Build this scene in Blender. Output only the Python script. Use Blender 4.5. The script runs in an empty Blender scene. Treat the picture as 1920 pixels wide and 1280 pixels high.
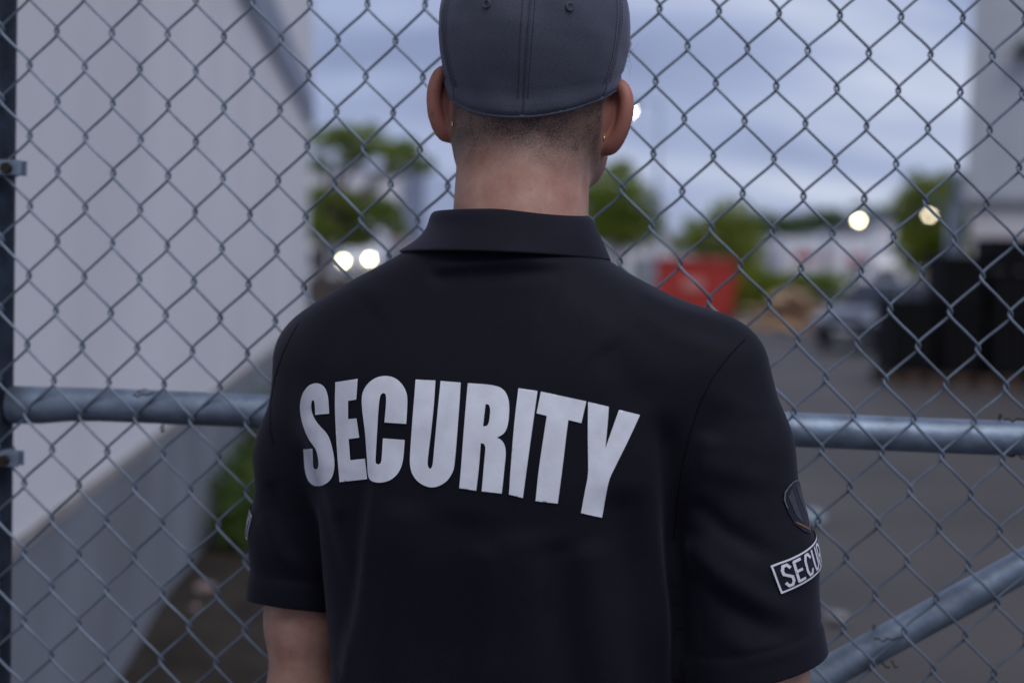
import bpy, bmesh, math, random
import numpy as np
from mathutils import Vector, Matrix, geometry
from mathutils.bvhtree import BVHTree

SC = bpy.context.scene
COL = SC.collection
rad = math.radians

# ------------------------------------------------------------------ camera
PITCH, ROLL, EYE = 3.0, 1.6, 1.5
cam_data = bpy.data.cameras.new('camera')
cam = bpy.data.objects.new('camera', cam_data)
COL.objects.link(cam)
CR = Matrix.Rotation(rad(90 - PITCH), 3, 'X') @ Matrix.Rotation(rad(ROLL), 3, 'Z')
cam.matrix_world = Matrix.Translation((0, 0, EYE)) @ CR.to_4x4()
cam_data.lens = 50
cam_data.sensor_width = 36
cam_data.clip_start = 0.05
cam_data.clip_end = 2000
cam_data.dof.use_dof = True
cam_data.dof.focus_distance = 1.33
cam_data.dof.aperture_fstop = 2.75
SC.camera = cam

# ------------------------------------------------------------------ sky, sun, exposure
SUN_EL, SUN_AZ = 58.0, 155.0        # high, thin-veiled sun behind the cloud, behind and right of the camera
world = bpy.data.worlds.new('World')
SC.world = world
world.use_nodes = True
nt = world.node_tree
nt.nodes.clear()
W = nt.nodes.new
def wl(a, b): nt.links.new(a, b)
out = W('ShaderNodeOutputWorld'); bg = W('ShaderNodeBackground')
bg.inputs['Strength'].default_value = 0.1
sky = W('ShaderNodeTexSky'); sky.sky_type = 'NISHITA'; sky.sun_disc = False
sky.sun_elevation = rad(SUN_EL); sky.sun_rotation = rad(SUN_AZ)
tc = W('ShaderNodeTexCoord'); sep = W('ShaderNodeSeparateXYZ'); wl(tc.outputs['Generated'], sep.inputs[0])
az = W('ShaderNodeMath'); az.operation = 'ABSOLUTE'; wl(sep.outputs['Z'], az.inputs[0])
ad = W('ShaderNodeMath'); ad.operation = 'ADD'; ad.inputs[1].default_value = 0.30; wl(az.outputs[0], ad.inputs[0])
dx = W('ShaderNodeMath'); dx.operation = 'DIVIDE'; wl(sep.outputs['X'], dx.inputs[0]); wl(ad.outputs[0], dx.inputs[1])
dy = W('ShaderNodeMath'); dy.operation = 'DIVIDE'; wl(sep.outputs['Y'], dy.inputs[0]); wl(ad.outputs[0], dy.inputs[1])
cmb = W('ShaderNodeCombineXYZ'); wl(dx.outputs[0], cmb.inputs[0]); wl(dy.outputs[0], cmb.inputs[1])
mp = W('ShaderNodeMapping'); mp.inputs['Location'].default_value = (0.35, 0.6, 0); mp.inputs['Rotation'].default_value = (0, 0, rad(-14)); mp.inputs['Scale'].default_value = (0.50, 1.15, 1)
wl(cmb.outputs[0], mp.inputs['Vector'])
nz = W('ShaderNodeTexNoise'); nz.inputs['Scale'].default_value = 1.55; nz.inputs['Detail'].default_value = 4; nz.inputs['Roughness'].default_value = 0.5; nz.inputs['Distortion'].default_value = 0.35
wl(mp.outputs[0], nz.inputs['Vector'])
rp = W('ShaderNodeValToRGB')
rp.color_ramp.elements[0].position = 0.42; rp.color_ramp.elements[0].color = (0.29, 0.345, 0.56, 1)
rp.color_ramp.elements[1].position = 0.63; rp.color_ramp.elements[1].color = (0.72, 0.785, 0.96, 1)
e = rp.color_ramp.elements.new(0.51); e.color = (0.42, 0.49, 0.735, 1)
wl(nz.outputs['Fac'], rp.inputs['Fac'])
sc_ = W('ShaderNodeVectorMath'); sc_.operation = 'SCALE'; sc_.inputs['Scale'].default_value = 7.1; wl(rp.outputs['Color'], sc_.inputs[0])
mx = W('ShaderNodeMix'); mx.data_type = 'RGBA'; mx.inputs['Factor'].default_value = 0.93
wl(sky.outputs[0], mx.inputs['A']); wl(sc_.outputs[0], mx.inputs['B'])
wl(mx.outputs['Result'], bg.inputs['Color']); wl(bg.outputs[0], out.inputs['Surface'])

sun_data = bpy.data.lights.new('sun', 'SUN')
sun_data.energy = 1.5; sun_data.angle = rad(50); sun_data.color = (1.0, 0.97, 0.94)
sun = bpy.data.objects.new('sun', sun_data); COL.objects.link(sun)
_sd = Vector((math.sin(rad(SUN_AZ)) * math.cos(rad(SUN_EL)), math.cos(rad(SUN_AZ)) * math.cos(rad(SUN_EL)), math.sin(rad(SUN_EL))))
sun.rotation_euler = _sd.to_track_quat('Z', 'Y').to_euler()

SC.view_settings.view_transform = 'Standard'
SC.view_settings.look = 'None'
SC.view_settings.exposure = 0.30
SC.view_settings.gamma = 1.0
SC.view_settings.use_curve_mapping = False
SC.cycles.use_denoising = True

# ------------------------------------------------------------------ pixel -> place helpers (1920x1280 pixels of the photograph)
FPX = 50 / 36 * 1920
EYEV = Vector((0, 0, EYE))
def ray(px, py): return CR @ Vector(((px - 960) / FPX, -(py - 640) / FPX, -1.0))
def U(px, py, Y):
    d = ray(px, py); return EYEV + d * (Y / d.y)
def G(px, py, z=0.0):
    d = ray(px, py); return EYEV + d * ((z - EYE) / d.z)

# ------------------------------------------------------------------ mesh helpers
class MB:
    def __init__(s): s.v = []; s.f = []
    def add(s, vs, fs):
        o = len(s.v); s.v += [tuple(p) for p in vs]; s.f += [tuple(i + o for i in f) for f in fs]; return s
    def box(s, x0, x1, y0, y1, z0, z1, M=None):
        vs = [Vector((x, y, z)) for z in (z0, z1) for y in (y0, y1) for x in (x0, x1)]
        if M is not None: vs = [M @ p for p in vs]
        return s.add(vs, [(0, 2, 3, 1), (4, 5, 7, 6), (0, 1, 5, 4), (2, 6, 7, 3), (0, 4, 6, 2), (1, 3, 7, 5)])
    def prism(s, poly, axis, a, b, M=None):       # poly in the two other axes, extruded a..b along axis
        n = len(poly)
        def mk(p, t): return Vector({'x': (t, p[0], p[1]), 'y': (p[0], t, p[1]), 'z': (p[0], p[1], t)}[axis])
        vs = [mk(p, a) for p in poly] + [mk(p, b) for p in poly]
        if M is not None: vs = [M @ p for p in vs]
        return s.add(vs, [tuple(range(n))[::-1], tuple(range(n, 2 * n))] + [(i, (i + 1) % n, n + (i + 1) % n, n + i) for i in range(n)])
    def tube(s, pts, r, n=8, cap=True, ref=None):
        pts = [Vector(p) for p in pts]; k = len(pts)
        rs = r if isinstance(r, (list, tuple)) else [r] * k
        vs = []; up = None
        for i, p in enumerate(pts):
            t = (pts[min(i + 1, k - 1)] - pts[max(i - 1, 0)]).normalized()
            if up is None: up = Vector(ref) if ref else (Vector((0, 0, 1)) if abs(t.z) < 0.9 else Vector((1, 0, 0)))
            a = (up - t * up.dot(t)).normalized(); up = a; b = t.cross(a)
            for j in range(n):
                w = 2 * math.pi * j / n
                vs.append(p + (a * math.cos(w) + b * math.sin(w)) * rs[i])
        fs = [(i * n + j, i * n + (j + 1) % n, (i + 1) * n + (j + 1) % n, (i + 1) * n + j) for i in range(k - 1) for j in range(n)]
        if cap: fs += [tuple(range(n))[::-1], tuple(range((k - 1) * n, k * n))]
        return s.add(vs, fs)
    def ring(s, c, R, r, nrm, n=20, m=6):
        nrm = Vector(nrm).normalized(); a = nrm.orthogonal().normalized(); b = nrm.cross(a); c = Vector(c); vs = []
        for i in range(n):
            w = 2 * math.pi * i / n; d = a * math.cos(w) + b * math.sin(w)
            for j in range(m):
                q = 2 * math.pi * j / m; vs.append(c + d * (R + r * math.cos(q)) + nrm * r * math.sin(q))
        return s.add(vs, [(i * m + j, ((i + 1) % n) * m + j, ((i + 1) % n) * m + (j + 1) % m, i * m + (j + 1) % m) for i in range(n) for j in range(m)])
    def ball(s, c, r, n=12, m=8):
        c = Vector(c); r = r if isinstance(r, (tuple, list)) else (r, r, r)
        vs = [c + Vector((0, 0, r[2]))]
        for i in range(1, m):
            a = math.pi * i / m
            for j in range(n):
                b = 2 * math.pi * j / n; vs.append(c + Vector((r[0] * math.sin(a) * math.cos(b), r[1] * math.sin(a) * math.sin(b), r[2] * math.cos(a))))
        vs.append(c - Vector((0, 0, r[2]))); L = len(vs) - 1
        fs = [(0, 1 + j, 1 + (j + 1) % n) for j in range(n)]
        for i in range(m - 2):
            fs += [(1 + i * n + j, 1 + (i + 1) * n + j, 1 + (i + 1) * n + (j + 1) % n, 1 + i * n + (j + 1) % n) for j in range(n)]
        fs += [(L, 1 + (m - 2) * n + (j + 1) % n, 1 + (m - 2) * n + j) for j in range(n)]
        return s.add(vs, fs)
    def mesh(s, name): 
        me = bpy.data.meshes.new(name); me.from_pydata(s.v, [], s.f); me.update(); return me
    def build(s, name, mat, parent=None, smooth=False, bevel=0.0):
        return obj(name, s.mesh(name), mat, parent, smooth, bevel)

def obj(name, me, mat, parent=None, smooth=False, bevel=0.0):
    o = bpy.data.objects.new(name, me); COL.objects.link(o)
    if mat is not None: me.materials.clear(); me.materials.append(mat)
    if parent is not None: o.parent = parent
    if smooth: me.polygons.foreach_set('use_smooth', [True] * len(me.polygons))
    if bevel:
        b = o.modifiers.new('bevel', 'BEVEL'); b.width = bevel; b.segments = 2; b.limit_method = 'ANGLE'
    return o
def tag(o, label, cat, group=None):
    o['label'] = label; o['category'] = cat
    if group: o['group'] = group
    return o
def thing(name, label, cat, loc=(0, 0, 0), rz=0.0, group=None):
    o = bpy.data.objects.new(name, None); COL.objects.link(o); o.empty_display_size = 0.1
    o.location = loc; o.rotation_euler = (0, 0, rz)
    return tag(o, label, cat, group)
def structure(o): o['kind'] = 'structure'; return o

# ------------------------------------------------------------------ materials
def mat(name, col, rough=0.6, metal=0.0, var=0.0, vscale=8.0, col2=None, bump=0.0, bscale=60.0, sheen=0.0, spec=0.5, emit=0.0, sss=0.0, trans=0.0, coat=0.0, detail=4, lo=0.35, hi=0.65, bdist=0.002):
    m = bpy.data.materials.new(name); m.use_nodes = True
    n = m.node_tree.nodes; l = m.node_tree.links; b = n['Principled BSDF']
    b.inputs['Base Color'].default_value = (*col, 1); b.inputs['Roughness'].default_value = rough; b.inputs['Metallic'].default_value = metal
    b.inputs['Specular IOR Level'].default_value = spec; b.inputs['Coat Weight'].default_value = coat
    if sheen: b.inputs['Sheen Weight'].default_value = sheen; b.inputs['Sheen Roughness'].default_value = 0.45; b.inputs['Sheen Tint'].default_value = (0.72, 0.74, 1.0, 1)
    if emit: b.inputs['Emission Color'].default_value = (*col, 1); b.inputs['Emission Strength'].default_value = emit
    if sss: b.inputs['Subsurface Weight'].default_value = sss; b.inputs['Subsurface Radius'].default_value = (1.0, 0.35, 0.2); b.inputs['Subsurface Scale'].default_value = 0.006
    if trans: b.inputs['Transmission Weight'].default_value = trans
    t = n.new('ShaderNodeTexCoord')
    if var or col2:
        z = n.new('ShaderNodeTexNoise'); z.inputs['Scale'].default_value = vscale; z.inputs['Detail'].default_value = detail
        l.new(t.outputs['Object'], z.inputs['Vector'])
        r = n.new('ShaderNodeValToRGB'); r.color_ramp.elements[0].position = lo; r.color_ramp.elements[1].position = hi
        c2 = col2 or tuple(c * (1 + var) for c in col); c1 = col if col2 else tuple(c * (1 - var) for c in col)
        r.color_ramp.elements[0].color = (*c1, 1); r.color_ramp.elements[1].color = (*c2, 1)
        l.new(z.outputs['Fac'], r.inputs['Fac']); l.new(r.outputs['Color'], b.inputs['Base Color'])
    if bump:
        z2 = n.new('ShaderNodeTexNoise'); z2.inputs['Scale'].default_value = bscale; z2.inputs['Detail'].default_value = 3
        l.new(t.outputs['Object'], z2.inputs['Vector'])
        bp = n.new('ShaderNodeBump'); bp.inputs['Strength'].default_value = bump; bp.inputs['Distance'].default_value = bdist
        l.new(z2.outputs['Fac'], bp.inputs['Height']); l.new(bp.outputs['Normal'], b.inputs['Normal'])
    return m

def fabric(name, col, weave=900.0, sheen=0.25, rough=0.85, var=0.12, bump=0.25, col2=None, vs=14):
    m = mat(name, col, rough, sheen=sheen, spec=0.18, var=var, vscale=vs, col2=col2)
    n = m.node_tree.nodes; l = m.node_tree.links; b = n['Principled BSDF']
    t = n.new('ShaderNodeTexCoord')
    z = n.new('ShaderNodeTexNoise'); z.inputs['Scale'].default_value = 520; z.inputs['Detail'].default_value = 2; l.new(t.outputs['Object'], z.inputs['Vector'])
    bp = n.new('ShaderNodeBump'); bp.inputs['Strength'].default_value = bump; bp.inputs['Distance'].default_value = 0.0006
    l.new(z.outputs['Fac'], bp.inputs['Height']); l.new(bp.outputs['Normal'], b.inputs['Normal'])
    src = b.inputs['Base Color'].links[0].from_socket if b.inputs['Base Color'].links else None
    if src:
        z5 = n.new('ShaderNodeTexNoise'); z5.inputs['Scale'].default_value = 900; z5.inputs['Detail'].default_value = 1; l.new(t.outputs['Object'], z5.inputs['Vector'])
        rr = n.new('ShaderNodeMapRange'); rr.inputs[1].default_value = .3; rr.inputs[2].default_value = .7; rr.inputs[3].default_value = .82; rr.inputs[4].default_value = 1.18; l.new(z5.outputs['Fac'], rr.inputs[0])
        vm = n.new('ShaderNodeVectorMath'); vm.operation = 'SCALE'; l.new(src, vm.inputs[0]); l.new(rr.outputs[0], vm.inputs['Scale']); l.new(vm.outputs[0], b.inputs['Base Color'])
    return m

M = {}
M['galv'] = mat('galvanised_steel', (0.21, 0.265, 0.345), 0.45, 0.55, var=0.28, vscale=30, bump=0.25, bscale=120, lo=0.3, hi=0.7)
M['wire'] = mat('galvanised_wire', (0.165, 0.205, 0.262), 0.42, 0.55, var=0.25, vscale=25)
M['post'] = mat('dark_weathered_post', (0.022, 0.032, 0.050), 0.6, 0.1, spec=0.25, var=0.35, vscale=40, bump=0.3, bscale=150)
M['rust'] = mat('rusty_bolt', (0.022, 0.016, 0.010), 0.8, 0.3, var=0.5, vscale=200, bump=0.4, bscale=300)
M['white_wall'] = mat('painted_render', (0.80, 0.785, 0.79), 0.8, var=0.035, vscale=0.7, bump=0.15, bscale=40)
def streaks(m, sc, col, amt):           # rain streaks and grime with a shape of their own
    n = m.node_tree.nodes; l = m.node_tree.links; b = n['Principled BSDF']; src = b.inputs['Base Color'].links[0].from_socket
    t = n.new('ShaderNodeTexCoord'); mp_ = n.new('ShaderNodeMapping'); mp_.inputs['Scale'].default_value = sc; l.new(t.outputs['Object'], mp_.inputs['Vector'])
    z = n.new('ShaderNodeTexNoise'); z.inputs['Scale'].default_value = 1.0; z.inputs['Detail'].default_value = 6; l.new(mp_.outputs[0], z.inputs['Vector'])
    r = n.new('ShaderNodeMapRange'); r.inputs[1].default_value = .52; r.inputs[2].default_value = .78; r.inputs[3].default_value = 0; r.inputs[4].default_value = amt; l.new(z.outputs['Fac'], r.inputs[0])
    x = n.new('ShaderNodeMix'); x.data_type = 'RGBA'; l.new(r.outputs[0], x.inputs['Factor']); l.new(src, x.inputs['A']); x.inputs['B'].default_value = (*col, 1); l.new(x.outputs['Result'], b.inputs['Base Color'])
streaks(M['white_wall'], (.9, .9, .35), (.50, .49, .49), .28)
M['concrete'] = mat('grey_concrete', (0.215, 0.232, 0.262), 0.85, var=0.14, vscale=1.6, bump=0.3, bscale=50, detail=7)
M['beige_trim'] = mat('beige_trim', (0.31, 0.29, 0.275), 0.8, var=0.15, vscale=6)
M['blue_trim'] = mat('blue_grey_trim', (0.22, 0.25, 0.34), 0.55, var=0.06, vscale=4)
M['asphalt'] = mat('asphalt', (0.034, 0.028, 0.026), 0.64, spec=0.45, col2=(0.068, 0.058, 0.054), vscale=0.55, detail=9, bump=0.5, bscale=90, lo=0.3, hi=0.7, bdist=0.004)
M['dirt'] = mat('brown_dirt', (0.020, 0.016, 0.013), 0.95, spec=0.2, col2=(0.042, 0.033, 0.026), vscale=6, detail=8, bump=0.8, bscale=40, bdist=0.02)
M['leaf_a'] = mat('leaf_mid', (0.12, 0.18, 0.018), 0.55, col2=(0.29, 0.36, 0.045), vscale=1.3, sss=0)
M['leaf_b'] = mat('leaf_dark', (0.045, 0.09, 0.016), 0.55, col2=(0.12, 0.19, 0.03), vscale=1.2)
M['leaf_c'] = mat('leaf_yellow', (0.14, 0.19, 0.016), 0.55, col2=(0.31, 0.36, 0.04), vscale=1.3)
for k_ in ('leaf_a', 'leaf_b', 'leaf_c'):          # thin leaves let some light through
    n_ = M[k_].node_tree.nodes; l_ = M[k_].node_tree.links; b_ = n_['Principled BSDF']; o_ = n_['Material Output']
    tr = n_.new('ShaderNodeBsdfTranslucent'); l_.new(b_.inputs['Base Color'].links[0].from_socket, tr.inputs['Color'])
    ms_ = n_.new('ShaderNodeMixShader'); ms_.inputs[0].default_value = .55; l_.new(b_.outputs[0], ms_.inputs[1]); l_.new(tr.outputs[0], ms_.inputs[2]); l_.new(ms_.outputs[0], o_.inputs['Surface'])
M['bark'] = mat('bark', (0.07, 0.055, 0.045), 0.9, var=0.3, vscale=10, bump=0.6, bscale=30, bdist=0.02)
M['skin'] = None
M['shirt'] = fabric('navy_polo_knit', (0.0038, 0.0040, 0.0090), weave=2200, sheen=0.08, rough=0.75, col2=(0.0060, 0.0061, 0.0126), vs=11)
M['collar'] = fabric('navy_rib_knit', (0.0048, 0.0050, 0.0106), weave=3200, sheen=0.11, rough=0.8, col2=(0.0084, 0.0085, 0.0165))
M['thread'] = fabric('dark_thread', (0.0022, 0.0022, 0.0038), sheen=0.0, bump=0.0)
M['cap'] = fabric('slate_cap_twill', (0.066, 0.070, 0.098), weave=2600, sheen=0.22, rough=0.85, bump=0.35, col2=(0.078, 0.082, 0.114))
M['cap_thread'] = fabric('slate_cap_thread', (0.034, 0.035, 0.050), sheen=0.2)
M['print'] = mat('silver_white_print', (0.71, 0.735, 0.815), 0.6, var=0.075, vscale=42, bump=0.35, bscale=420, bdist=0.0004)
M['patch'] = fabric('navy_patch', (0.010, 0.010, 0.024), sheen=0.2)
M['patch_white'] = mat('white_embroidery', (0.62, 0.62, 0.70), 0.7, bump=0.4, bscale=900, bdist=0.0004)
M['patch_gold'] = mat('gold_embroidery', (0.15, 0.075, 0.03), 0.6, bump=0.4, bscale=900, bdist=0.0004)
M['arc_grey'] = mat('grey_arc_thread', (0.085, 0.085, 0.105), 0.7)
M['patch_grey'] = mat('grey_embroidery', (0.035, 0.036, 0.048), 0.7, var=0.3, vscale=90)
M['trousers'] = fabric('dark_trousers', (0.012, 0.012, 0.016))
M['shoe'] = mat('black_leather', (0.012, 0.012, 0.012), 0.4, bump=0.2, bscale=200)
M['gold'] = mat('ear_stud_metal', (0.75, 0.62, 0.36), 0.22, 1.0)
M['hair'] = mat('dark_hair', (0.035, 0.025, 0.019), 0.6)
M['eye'] = mat('eye_white', (0.7, 0.68, 0.66), 0.2)
M['iris'] = mat('iris', (0.06, 0.035, 0.02), 0.15)

streaks(M['concrete'], (.8, .8, 1.1), (.14, .14, .14), .45)
streaks(M['asphalt'], (.35, .35, 1), (.022, .020, .019), .8)

# ------------------------------------------------------------------ implicit surfaces (surface nets)
def smin(a, b, k):
    h = np.maximum(k - np.abs(a - b), 0) / k
    return np.minimum(a, b) - h * h * k * 0.25
def ss(a, b, x):
    t = np.clip((x - a) / (b - a), 0, 1); return t * t * (3 - 2 * t)
class RC:            # round cone
    def __init__(s, a, b, r1, r2, k=0.02):
        s.a = np.array(a, float); s.b = np.array(b, float); s.r1 = r1; s.r2 = r2; s.k = k
        r = max(r1, r2) + 2 * k + 0.012
        s.lo = np.minimum(s.a, s.b) - r; s.hi = np.maximum(s.a, s.b) + r
    def __call__(s, X, Y, Z):
        d = s.b - s.a; L = d @ d
        px, py, pz = X - s.a[0], Y - s.a[1], Z - s.a[2]
        t = np.clip((px * d[0] + py * d[1] + pz * d[2]) / L, 0, 1)
        return np.sqrt((px - d[0] * t) ** 2 + (py - d[1] * t) ** 2 + (pz - d[2] * t) ** 2) - (s.r1 + (s.r2 - s.r1) * t)
class EL:            # ellipsoid with its own axes
    def __init__(s, c, r, B=None, k=0.02):
        s.c = np.array(c, float); s.r = np.array(r, float); s.B = np.eye(3) if B is None else np.array(B, float); s.k = k
        m = max(r) + 2 * k + 0.012; s.lo = s.c - m; s.hi = s.c + m
    def __call__(s, X, Y, Z):
        P = (X - s.c[0], Y - s.c[1], Z - s.c[2])
        q = [(P[0] * b[0] + P[1] * b[1] + P[2] * b[2]) for b in s.B]
        k0 = np.sqrt(sum((q[i] / s.r[i]) ** 2 for i in range(3))); k1 = np.sqrt(sum((q[i] / s.r[i] ** 2) ** 2 for i in range(3)))
        return k0 * (k0 - 1) / np.maximum(k1, 1e-6)
class FN:
    def __init__(s, f, lo, hi, k): s.f = f; s.lo = np.array(lo); s.hi = np.array(hi); s.k = k
    def __call__(s, X, Y, Z): return s.f(X, Y, Z)
def grid_eval(prims, xs, ys, zs):
    Fv = np.full((len(xs), len(ys), len(zs)), 1.0, np.float32)
    for p in prims:
        s = []
        for arr, a, b in zip((xs, ys, zs), p.lo, p.hi):
            i0 = max(np.searchsorted(arr, a) - 1, 0); i1 = min(np.searchsorted(arr, b) + 1, len(arr)); s.append(slice(i0, i1))
        X = xs[s[0]][:, None, None]; Y = ys[s[1]][None, :, None]; Z = zs[s[2]][None, None, :]
        v = p(X, Y, Z).astype(np.float32); sub = Fv[tuple(s)]
        Fv[tuple(s)] = smin(sub, v, p.k)
    return Fv
def pts_eval(prims, P):
    X, Y, Z = P[:, 0], P[:, 1], P[:, 2]; v = np.full(len(P), 1.0)
    for p in prims:
        m = (X > p.lo[0]) & (X < p.hi[0]) & (Y > p.lo[1]) & (Y < p.hi[1]) & (Z > p.lo[2]) & (Z < p.hi[2])
        if m.any(): v[m] = smin(v[m], p(X[m], Y[m], Z[m]), p.k)
    return v
def newton(prims, P, it=2, lim=0.003, h=0.0006):
    for _ in range(it):
        f0 = pts_eval(prims, P); g = np.empty_like(P)
        for a in range(3):
            d = np.zeros(3); d[a] = h
            g[:, a] = (pts_eval(prims, P + d) - pts_eval(prims, P - d)) / (2 * h)
        st = f0[:, None] * g / np.maximum((g * g).sum(1), 1e-3)[:, None]
        n = np.linalg.norm(st, axis=1, keepdims=True); st *= np.minimum(1, lim / np.maximum(n, 1e-9)); P = P - st
    return P
def nets(F, xs, ys, zs):
    S = F < 0
    cnt = np.zeros(tuple(k - 1 for k in F.shape), np.int8); n = cnt.shape
    cor = [(i, j, k) for i in (0, 1) for j in (0, 1) for k in (0, 1)]
    for i, j, k in cor: cnt += S[i:i + n[0], j:j + n[1], k:k + n[2]]
    idx = np.argwhere((cnt > 0) & (cnt < 8)); A = len(idx)
    acc = np.zeros((A, 3)); num = np.zeros(A); ax = (xs, ys, zs)
    for c0 in cor:
        for a in range(3):
            if c0[a]: continue
            c1 = list(c0); c1[a] = 1
            p0 = idx + c0; p1 = idx + c1
            f0 = F[p0[:, 0], p0[:, 1], p0[:, 2]]; f1 = F[p1[:, 0], p1[:, 1], p1[:, 2]]
            m = (f0 < 0) != (f1 < 0); t = np.where(m, f0 / np.where(m, f0 - f1, 1), 0)
            for b in range(3):
                q0 = ax[b][p0[:, b]]; q1 = ax[b][p1[:, b]]; acc[:, b] += np.where(m, q0 + (q1 - q0) * t, 0)
            num += m
    V = acc / num[:, None]
    vid = np.full(n, -1, np.int32); vid[idx[:, 0], idx[:, 1], idx[:, 2]] = np.arange(A)
    Q = []
    for a in range(3):
        b, c = (a + 1) % 3, (a + 2) % 3
        sl0 = [slice(None)] * 3; sl1 = [slice(None)] * 3; sl0[a] = slice(0, -1); sl1[a] = slice(1, None)
        for s_ in (sl0, sl1): s_[b] = slice(1, -1); s_[c] = slice(1, -1)
        s0 = S[tuple(sl0)]; s1 = S[tuple(sl1)]
        E_ = np.argwhere(s0 != s1); inside = s0[E_[:, 0], E_[:, 1], E_[:, 2]]
        base = E_.copy(); base[:, b] += 1; base[:, c] += 1
        def cell(db, dc):
            q = base.copy(); q[:, b] += db; q[:, c] += dc; return vid[q[:, 0], q[:, 1], q[:, 2]]
        q = np.stack([cell(-1, -1), cell(0, -1), cell(0, 0), cell(-1, 0)], 1)
        q[~inside] = q[~inside][:, ::-1]; Q.append(q)
    return V, np.concatenate(Q)
def np_mesh(name, V, Q):
    me = bpy.data.meshes.new(name); me.from_pydata(V.tolist(), [], Q.tolist()); me.update()
    me.polygons.foreach_set('use_smooth', [True] * len(me.polygons)); return me
def steps(a, b, h): return np.arange(a, b + h, h)

# ================================================================== SETTING
RNG = random.Random(7)
# ground: one sheet to the horizon, gently uneven near the camera
mb = MB()
gx = [-900, -300, -100, -40] + list(np.arange(-20, 21, 1.0)) + [40, 100, 300, 900]
gy = [-60, -20, -8] + list(np.arange(-4, 46, 1.0)) + [60, 90, 150, 300, 600, 1400]
for y in gy:
    for x in gx:
        z = 0.012 * math.sin(x * 1.3 + y * 0.7) * math.sin(y * 0.9 - x * 0.4) if -20 < x < 20 and -4 < y < 45 else 0.0
        mb.v.append((x, y, z - 0.012))
nx_ = len(gx)
mb.f = [(j * nx_ + i, j * nx_ + i + 1, (j + 1) * nx_ + i + 1, (j + 1) * nx_ + i) for j in range(len(gy) - 1) for i in range(nx_ - 1)]
structure(mb.build('ground', M['asphalt'], smooth=True))

# ------------------------------------------------------------------ white building on the left
wp0 = G(0, 1060, 0.76); wp1 = G(510, 660, 0.76)
wdir = (wp1 - wp0); wdir.z = 0; wdir.normalize()
wall_rz = math.atan2(-wdir.x, wdir.y)
bld = thing('white_building', 'long white rendered building wall with grey plinth behind the fence on the left', 'building', (wp0.x, wp0.y, 0), wall_rz)
d575 = ray(576, 520)
tt = (d575.x / d575.y)
yend = (tt * wp0.y - wp0.x) / (wdir.x - tt * wdir.y)
MB().box(-8, 0, -7, yend, 0.80, 6.6).build('wall', M['white_wall'], bld)
MB().box(-7.99, 0.006, -7, yend - 0.02, -0.1, 0.76).build('plinth', M['concrete'], bld)
MB().box(-7.98, 0.010, -7, yend - 0.01, 0.76, 0.80).build('flashing', M['beige_trim'], bld)
MB().box(-7.98, 0.045, -7, yend + 0.04, 3.05, 3.42).build('trim_band', M['blue_trim'], bld, bevel=0.01)
MB().box(-8.1, 0.12, -7.1, yend + 0.1, 6.6, 6.75).build('roof_coping', M['concrete'], bld, bevel=0.02)

def wall_pt(s, off=0.0, z=0.0):      # point along the wall foot: s metres past wp0, off metres into the yard
    return Vector((wp0.x + wdir.x * s + wdir.y * off, wp0.y + wdir.y * s - wdir.x * off, z))

# dirt bed along the plinth
mb = MB(); ns, no = 60, 8
for i in range(ns + 1):
    s = -4 + (yend + 4.3) * i / ns
    wdt = 1.0 + 0.12 * math.sin(s * 1.7) + 0.08 * math.sin(s * 4.1 + 1)
    for j in range(no + 1):
        q = j / no; h = 0.075 * (1 - q) ** 0.7 * (0.8 + 0.3 * math.sin(s * 3 + j)) + (0.012 * math.sin(7 * s + 3 * j) if 0 < j < no else 0)
        p = wall_pt(s, 0.0 + wdt * q, h - (0.03 if j == no else 0)); mb.v.append(tuple(p))
mb.f = [(i * (no + 1) + j, i * (no + 1) + j + 1, (i + 1) * (no + 1) + j + 1, (i + 1) * (no + 1) + j) for i in range(ns) for j in range(no)]
structure(mb.build('dirt_bed', M['dirt'], smooth=True))

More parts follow.
